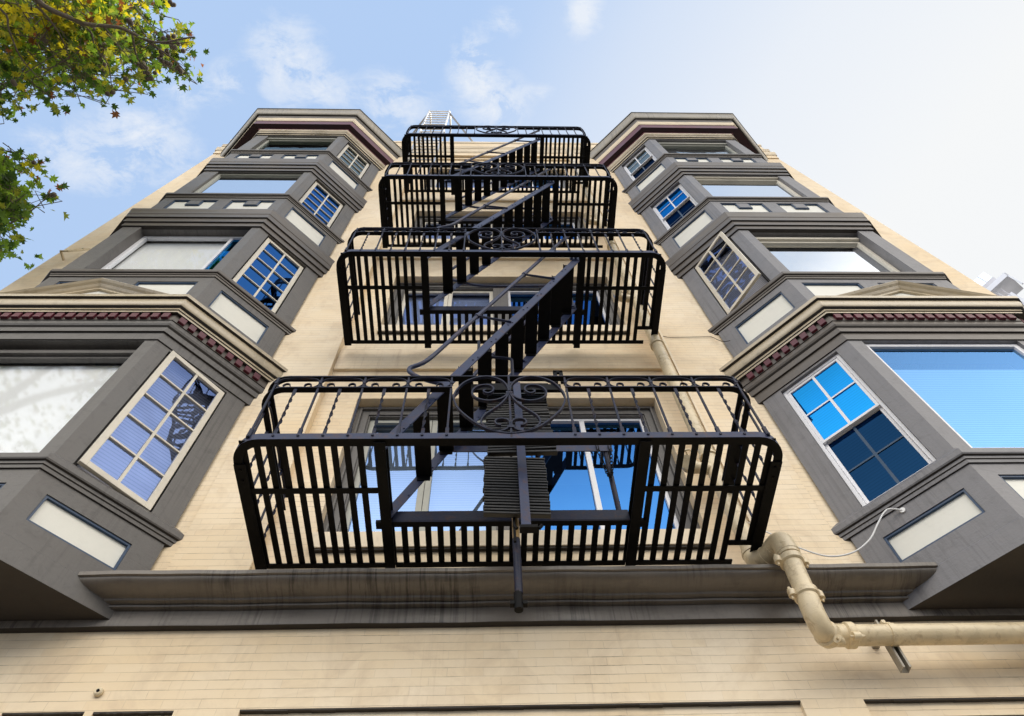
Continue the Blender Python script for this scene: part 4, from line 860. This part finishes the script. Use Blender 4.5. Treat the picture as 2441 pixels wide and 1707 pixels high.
BR = [[(-6.44, -3.24, 11.29), (-6.35, -3.13, 11.34), (-6.25, -3.02, 11.39), (-6.01, -2.88, 11.51), (-5.85, -2.81, 11.59), (-5.69, -2.79, 11.67), (-5.48, -2.76, 11.76), (-5.35, -2.69, 11.82), (-5.22, -2.61, 11.87), (-5.01, -2.55, 11.96), (-4.71, -2.6, 12.08), (-4.55, -2.62, 12.14)],
[(-5.69, -2.79, 11.67), (-5.61, -2.66, 11.7), (-5.5, -2.44, 11.73)], [(-6.01, -2.87, 11.51), (-5.84, -2.71, 11.59), (-5.83, -2.49, 11.58), (-5.71, -2.27, 11.61), (-5.72, -1.94, 11.57)],
[(-5.22, -2.61, 11.87), (-5.06, -2.47, 11.93), (-4.89, -2.32, 11.99), (-4.76, -2.15, 12.02), (-4.68, -2.02, 12.04)], [(-6.37, -3.05, 11.32), (-6.28, -2.9, 11.37), (-6.18, -2.64, 11.4), (-6.15, -2.36, 11.4)],
[(-7.4, -3.5, 10.9), (-6.75, -3.02, 11.1), (-6.72, -2.76, 11.11), (-6.66, -2.38, 11.11), (-6.44, -1.98, 11.19)], [(-5.01, -2.55, 11.96), (-4.86, -2.53, 12.02), (-4.64, -2.55, 12.1)], [(-5.35, -2.69, 11.82), (-5.34, -2.34, 11.8), (-5.19, -2.08, 11.83)],
[(-8.6, -2.6, 9.6), (-7.6, -1.0, 10.2), (-7.16, -0.46, 10.41), (-7.01, -0.47, 10.52), (-6.84, -0.61, 10.67)], [(-7.6, -1.0, 10.2), (-7.18, -0.26, 10.34), (-7.0, -0.23, 10.45), (-6.8, -0.36, 10.62), (-6.65, -0.5, 10.76)]]
BALL = [(-4.81,-2.64,11.61),(-4.75,-2.66,11.64),(-4.68,-2.66,11.67),(-4.74,-2.60,11.64),(-4.72,-2.52,11.64),(-4.69,-2.51,11.65),(-4.64,-2.56,11.68),(-4.59,-2.46,11.69),(-4.80,-2.47,11.61),(-4.79,-2.42,11.61),(-4.87,-2.45,11.57),(-4.87,-2.41,11.57),(-4.87,-2.32,11.56),(-4.82,-2.30,11.58),(-4.91,-2.36,11.55),(-5.17,-2.29,11.43),(-5.12,-2.30,11.45),(-5.14,-2.25,11.44),(-5.13,-2.17,11.43),(-5.08,-2.17,11.45),(-5.09,-2.24,11.46),(-5.05,-2.10,11.46),(-5.09,-2.09,11.44),(-5.36,-2.10,11.32),(-5.56,-2.56,11.27),(-5.53,-2.55,11.28),(-5.58,-2.56,11.26),(-5.18,-2.87,11.47),(-5.17,-2.84,11.47),(-5.62,-2.78,11.25),(-5.20,-2.88,11.46),(-4.70,-2.22,11.62),(-4.66,-2.18,11.63),(-4.68,-2.24,11.63),(-4.78,-2.28,11.59),(-5.58,-2.42,11.25),(-5.61,-2.37,11.23),(-5.58,-2.31,11.24),(-6.17,-2.63,10.95),(-4.63,-3.08,11.71),(-4.65,-3.12,11.70),(-4.61,-3.08,11.72),(-5.54,-1.93,11.21),(-5.60,-1.91,11.17),(-6.32,-3.05,10.89),(-6.59,-2.13,10.65),(-6.58,-2.10,10.65),(-5.05,-2.09,11.46),(-4.99,-2.17,11.49),(-6.54,-1.06,10.49),(-6.38,-0.60,10.47),(-6.42,-0.60,10.45)]
def leafmat(name, c, tr):
    m, nt, out = newmat(name)
    nz = noise(nt, coords(nt), 9, 3)
    cc = mixc(nt, ramp(nt, nz, [(.35, 0), (.65, 1)]), mul(c, .6), mul(c, 1.25))
    d = nt.nodes.new('ShaderNodeBsdfPrincipled'); nt.links.new(cc, d.inputs['Base Color']); d.inputs['Roughness'].default_value = .55
    t = nt.nodes.new('ShaderNodeBsdfTranslucent'); t.inputs['Color'].default_value = (*tr, 1)
    mx = nt.nodes.new('ShaderNodeMixShader'); mx.inputs[0].default_value = .5
    nt.links.new(d.outputs[0], mx.inputs[1]); nt.links.new(t.outputs[0], mx.inputs[2]); nt.links.new(mx.outputs[0], out.inputs[0]); return m
LM = [leafmat('leaf_green', (.075, .13, .02), (.34, .52, .04)), leafmat('leaf_dark', (.035, .065, .015), (.10, .19, .02)), leafmat('leaf_yellow', (.30, .27, .03), (1.0, .85, .03)), leafmat('leaf_rust', (.16, .07, .03), (.40, .14, .04)), leafmat('leaf_olive', (.11, .13, .02), (.50, .52, .05))]
bark = paint('mottled_bark', (.16, .13, .10), .8, .35, .5, .9, 3)
T = root('street_tree', 'plane tree with yellowing lobed leaves and dark seed balls overhanging the front', 'tree', (-9.6, -4.4, -ZO))
mb = MB()
mb.tube(smooth([(-9.6, -4.4, -ZO), (-9.62, -4.42, 1.5), (-9.5, -4.35, 4.5), (-9.45, -4.4, 7.2)], 5), [.24]*0 or [.25-.006*i for i in range(16)], 14)
mb.build('trunk', bark, T, smooth=True)
limbs = [[(-9.45, -4.4, 7.0), (-8.8, -4.1, 9.0), (-7.6, -3.8, 10.1), (-5.70, -3.27, 9.99)], [(-9.47, -4.4, 6.6), (-9.2, -3.6, 8.3), (-8.6, -2.6, 9.6)], [(-8.8, -4.1, 9.0), (-8.0, -3.8, 10.3), (-7.4, -3.5, 10.9)], [(-9.45, -4.4, 7.1), (-10.2, -5.2, 9.6), (-10.8, -5.9, 12.0)], [(-9.45, -4.4, 7.1), (-9.7, -4.3, 10.0), (-9.4, -4.6, 13.4)], [(-9.45, -4.4, 6.9), (-10.6, -3.8, 9.2), (-11.8, -3.3, 11.2)]]
for P in limbs:
    mb = MB(); Q = smooth(P, 6); mb.tube(Q, [.12-.085*i/(len(Q)-1) for i in range(len(Q))], 10); mb.build('limb', bark, T, smooth=True)
def nearer(p, k=.885): return (p[0]*k, (p[1]+3.5)*k-3.5, p[2]*k)   # boughs hang below the leaf mass
for P in BR:
    P = [nearer(q) for q in P]
    mb = MB(); Q = smooth(P, 4); r0 = .036 if len(P) > 8 else .017; mb.tube(Q, [r0*(1-.7*i/(len(Q)-1)) for i in range(len(Q))], 7); mb.build('branch', bark, T, smooth=True)
LOBE = [(0, 0), (.30, .06), (.16, .22), (.52, .30), (.30, .44), (.44, .74), (.16, .62), (0, 1.0), (-.16, .62), (-.44, .74), (-.30, .44), (-.52, .30), (-.16, .22), (-.30, .06)]
mb = MB(); tw = MB()
def gs(s): return max(-1.7*s, min(1.7*s, random.gauss(0, s)))
for (cx, cy, cz, r, kind) in CL:
    r *= {0: random.choice((.35, .55, .8, 1.1)), 1: random.choice((.35, .6, .8))}.get(kind, 1)
    if kind == 1: cx -= .26; cz -= .05
    n = {0: 22, 1: 21, 2: 12, 3: 15, 4: 26}[kind]
    for _ in range(n):
        p = Vector((cx, cy, cz))+Vector((gs(r), gs(r), gs(r*.8)))
        s = random.uniform(.075, .155)
        q = Matrix.Rotation(random.uniform(0, 2*PI), 3, 'Z') @ Matrix.Rotation(random.gauss(0, .75), 3, 'X') @ Matrix.Rotation(random.gauss(0, .6), 3, 'Y')
        w = random.random()
        yel = .03+.50*math.exp(-(math.dist((cx, cy), (-6.0, -3.15))/.75)**2)
        if kind == 1: mb.cur = 0 if w < .55 else (1 if w < .85 else 4)
        else: mb.cur = 2 if w < yel else (4 if w < yel+.22 else (3 if w > .95 else (0 if w < yel+.52 else 1)))
        c_ = random.uniform(.1, .8); cu = random.uniform(-.5, .5)
        mb.add([p+q @ Vector((a*s, b*s, (-abs(a)*c_+(b-.4)**2*cu)*s)) for a, b in LOBE], [tuple(range(14))])
    if kind != 4:
        p = Vector((cx, cy, cz))
        for _ in range(4):
            tw.tube([p, p+Vector((random.uniform(-.35, .1), random.uniform(-.3, .2), random.uniform(-.1, .15))), p+Vector((random.uniform(-.7, -.1), random.uniform(-.5, .3), random.uniform(-.25, .1)))], [.004, .006, .008], 4)
mb.build('foliage', LM, T); tw.build('twigs', bark, T)
for p in BALL:
    mb = MB(); p = Vector(nearer(p, .93)); r = random.uniform(.030, .037)
    mb.tube([p+Vector((0, 0, r*math.cos(a*PI/8)))for a in range(9)], [max(.001, r*math.sin(a*PI/8)) for a in range(9)], 10, False)
    mb.tube([p+Vector((0, 0, r)), p+Vector((-.03, .02, r+.09))], .0025, 4)
    mb.build('seed_ball', LM[1] if False else bark, T, smooth=True)

# ================================================================== far tower
def P3(a, b, z): return (113.3+.578*a+.816*b, 54.9-.816*a+.578*b, z)
T = root('distant_tower', 'pale high-rise top with a glass canopy, seen past the parapet end', 'tower', (114, 55, -ZO))
tw_w = paint('pale_tower_cladding', (.85, .85, .88), .5, .1, .1, .05, .05)
tw_g = glass('tower_glass', (.75, .85, 1.0), .6, .02, .1)
tw_b = paint('grey_tower_band', (.70, .68, .70), .6, .15, .2, .05, .05)  # slightly greyer than the cladding
tw_o = paint('terracotta_tower_panel', (.62, .34, .22), .6, .1, .1, .05, .05)
def tb(a0, a1, b0, b1, z0, z1, m, nm):
    mb = MB(); mb.hexa([P3(a0, b0, z0), P3(a1, b0, z0), P3(a1, b1, z0), P3(a0, b1, z0), P3(a0, b0, z1), P3(a1, b0, z1), P3(a1, b1, z1), P3(a0, b1, z1)]); return mb.build(nm, m, T)
tb(-4.6, .1, .6, 5, -ZO, 139.6, tw_w, 'shaft'); tb(-4.9, .6, .2, 5.4, 146.2, 149.8, tw_g, 'penthouse'); tb(-4.9, .7, -.1, 5.4, 144.5, 146.2, tw_b, 'terrace_band')
tb(-4.9, 2.6, -.6, 5, 142.7, 144.3, tw_w, 'canopy_slab')
for k in range(5): tb(-4.4+k*.95, -4.3+k*.95, .45, .6, 100, 142.6, tw_b, 'mullion')
for k in range(4): tb(-4.9+k*1.3, -4.8+k*1.3, .05, .2, 146.2, 149.8, tw_b, 'mullion')
tb(-2.0, .1, .3, .6, 118, 133.8, tw_o, 'panel')
tb(2.3, 2.6, -.6, -.3, 138, 144, tw_w, 'canopy_post'); tb(-4.9, 2.6, 5, 5.3, 138.0, 138.6, tw_w, 'canopy_rail')

# ================================================================== ground
def sheet(name, x0, x1, y0, y1, z, mat):
    mb = MB(); mb.quad((x0, y0, z-ZO), (x1, y0, z-ZO), (x1, y1, z-ZO), (x0, y1, z-ZO)); return prop(mb.build(name, mat), kind='structure')
conc = paint('pavement_concrete', (.085, .08, .072), .85, .12, .3, .3, .6); asph = paint('asphalt', (.055, .055, .057), .85, .2, .3, .5, 2); kerbm = paint('kerb_concrete', (.12, .115, .11), .8, .15, .3, .3)
sheet('ground', -600, 600, -600, 600, -.16, paint('city_ground', (.05, .048, .045), .9, .2, .3, 0, .05))
sheet('road', -300, 300, -15.2, -5.2, -.13, asph)
for nm, y0, y1 in (('pavement', -5.2, .02), ('far_pavement', -20, -15.2)):
    mb = MB(); mb.box(-300, 300, y0+(.15 if y0 > -10 else 0), y1-(0 if y0 > -10 else .15), -ZO-.13, -ZO); prop(mb.build(nm, conc), kind='structure')
for y in (-5.2, -15.35):
    mb = MB(); mb.box(-300, 300, y, y+.148, -ZO-.13, -ZO+.004); prop(mb.build('kerb', kerbm), kind='structure')
mb = MB()
for k in range(-20, 21): mb.quad((k*6, -10.25, -ZO-.126), (k*6+3, -10.25, -ZO-.126), (k*6+3, -10.13, -ZO-.126), (k*6, -10.13, -ZO-.126))
prop(mb.build('road_markings', paint('road_paint', (.75, .74, .70), .7)), kind='structure')

# ================================================================== sky and sun
W = bpy.data.worlds.new('World'); sc.world = W; W.use_nodes = True
nt = W.node_tree; nt.nodes.clear()
out = nt.nodes.new('ShaderNodeOutputWorld'); bg = nt.nodes.new('ShaderNodeBackground')
sky = nt.nodes.new('ShaderNodeTexSky'); sky.sky_type = 'NISHITA'; sky.sun_disc = False
SE, SA = math.asin(.76), math.atan2(.60, .25)
sky.sun_elevation = SE; sky.sun_rotation = SA; sky.air_density = 1.3; sky.dust_density = 1.5; sky.ozone_density = 2.0
tc = nt.nodes.new('ShaderNodeTexCoord'); sp = nt.nodes.new('ShaderNodeSeparateXYZ'); nt.links.new(tc.outputs['Generated'], sp.inputs[0])
zc = mathn(nt, 'MAXIMUM', sp.outputs[2], .12)
px = mathn(nt, 'DIVIDE', sp.outputs[0], zc); py = mathn(nt, 'DIVIDE', sp.outputs[1], zc)
cb = nt.nodes.new('ShaderNodeCombineXYZ'); nt.links.new(px, cb.inputs[0]); nt.links.new(py, cb.inputs[1])
# thin high veil thickening to one side of the sky
veil = ramp(nt, mathn(nt, 'ADD', mathn(nt, 'MULTIPLY', px, .80), mathn(nt, 'MULTIPLY', py, .42)), [(0.0, .04), (.06, .12), (.18, .45), (.35, .78), (.60, 1.0)])
base = mixc(nt, .88, sky.outputs[0], (4.75, 6.65, 9.85))
# broken cirrus: streaky noise gathered into a few drifting banks
mp = nt.nodes.new('ShaderNodeMapping'); mp.inputs['Rotation'].default_value = (0, 0, math.radians(-38)); mp.inputs['Scale'].default_value = (1.0, 1.9, 1); nt.links.new(cb.outputs[0], mp.inputs[0])
n1 = noise(nt, mp.outputs[0], 11.0, 10, .66, .5); n2 = noise(nt, cb.outputs[0], 30, 8, .7, .6)
banks = None
for (bx, by, rx, ry, a) in [(-.26, .105, .045, .055, 1.1), (-.21, .135, .03, .02, .7), (-.477, .185, .055, .028, 1.0), (-.545, .225, .06, .035, .55), (-.13, .148, .05, .035, 1.0), (-.021, .105, .028, .040, 1.2), (.012, .150, .035, .035, 1.25), (-.397, .140, .035, .022, .7), (-.342, .124, .025, .025, .7), (.121, .036, .022, .03, 1.1), (.019, .050, .022, .02, .6), (-.437, .216, .05, .03, .55), (-.512, .253, .07, .03, .5), (.07, .135, .02, .012, .55), (-.60, .21, .05, .05, .35), (.5, -.5, .3, .2, .8), (-.5, -.8, .3, .3, .8), (.1, -.9, .25, .2, .7)]:
    dx = mathn(nt, 'DIVIDE', mathn(nt, 'SUBTRACT', px, bx), rx*.72); dy = mathn(nt, 'DIVIDE', mathn(nt, 'SUBTRACT', py, by), ry*.72)
    g = mathn(nt, 'MULTIPLY', mathn(nt, 'EXPONENT', mathn(nt, 'MULTIPLY', mathn(nt, 'ADD', mathn(nt, 'MULTIPLY', dx, dx), mathn(nt, 'MULTIPLY', dy, dy)), -.55)), a)
    banks = g if banks is None else mathn(nt, 'ADD', banks, g)
tex = mathn(nt, 'ADD', mathn(nt, 'MULTIPLY', n1, 1.0), mathn(nt, 'MULTIPLY', n2, .45))
cl = ramp(nt, mathn(nt, 'MULTIPLY', mathn(nt, 'ADD', mathn(nt, 'MULTIPLY', banks, .55), -.02), mathn(nt, 'MULTIPLY', mathn(nt, 'SUBTRACT', tex, .60), 6.0)), [(.05, 0), (.30, .40), (.85, .82)])
c1 = mixc(nt, veil, base, (9.2, 9.35, 9.45))
# unseen glow band added behind the viewpoint to brighten the front
front_glow = mathn(nt, 'MULTIPLY', ramp(nt, sp.outputs[2], [(0, .05), (.22, .12), (.42, 1), (.66, 1), (.76, .6), (.86, 0)]), ramp(nt, mathn(nt, 'MULTIPLY', sp.outputs[1], -1), [(0, 0), (.35, .8), (.8, 1)]))
c2 = mixc(nt, cl, c1, (8.6, 9.0, 9.6))
c3 = mixc(nt, front_glow, c2, (39.5, 37.0, 33.2))
nt.links.new(c3, bg.inputs[0]); bg.inputs[1].default_value = .10
nt.links.new(bg.outputs[0], out.inputs[0])
sd = bpy.data.lights.new('sun', 'SUN'); sd.energy = 4.0; sd.angle = math.radians(.6); sd.color = (1.0, .94, .84)
so = bpy.data.objects.new('sun', sd); col.objects.link(so)
dv = Vector((math.sin(SA)*math.cos(SE), math.cos(SA)*math.cos(SE), math.sin(SE)))
so.rotation_euler = (-dv).to_track_quat('-Z', 'Y').to_euler(); so.location = dv*60

# ================================================================== camera
cam = bpy.data.cameras.new('camera'); co = bpy.data.objects.new('camera', cam); col.objects.link(co); sc.camera = co
Rr = (0.999475450210979, -0.014790608692131106, -0.028810802142197715); Ru = (0.0006040379975953483, -0.8809503248988185, 0.47320836869054145); Rf = (0.03237992531890816, 0.472977550159817, 0.8804792885020974)
co.matrix_world = Matrix(((Rr[0], Ru[0], -Rf[0], 0), (Rr[1], Ru[1], -Rf[1], -3.5), (Rr[2], Ru[2], -Rf[2], ZO), (0, 0, 0, 1)))
cam.sensor_width = 36; cam.lens = 1687.6/2441*36; cam.clip_start = .05; cam.clip_end = 3000
sc.view_settings.view_transform = 'Standard'; sc.view_settings.look = 'None'; sc.view_settings.exposure = 0; sc.view_settings.gamma = 1
sc.render.engine = 'CYCLES'
sc.cycles.max_bounces = 8; sc.cycles.diffuse_bounces = 4; sc.cycles.glossy_bounces = 4; sc.cycles.transparent_max_bounces = 12
sc.cycles.use_denoising = True
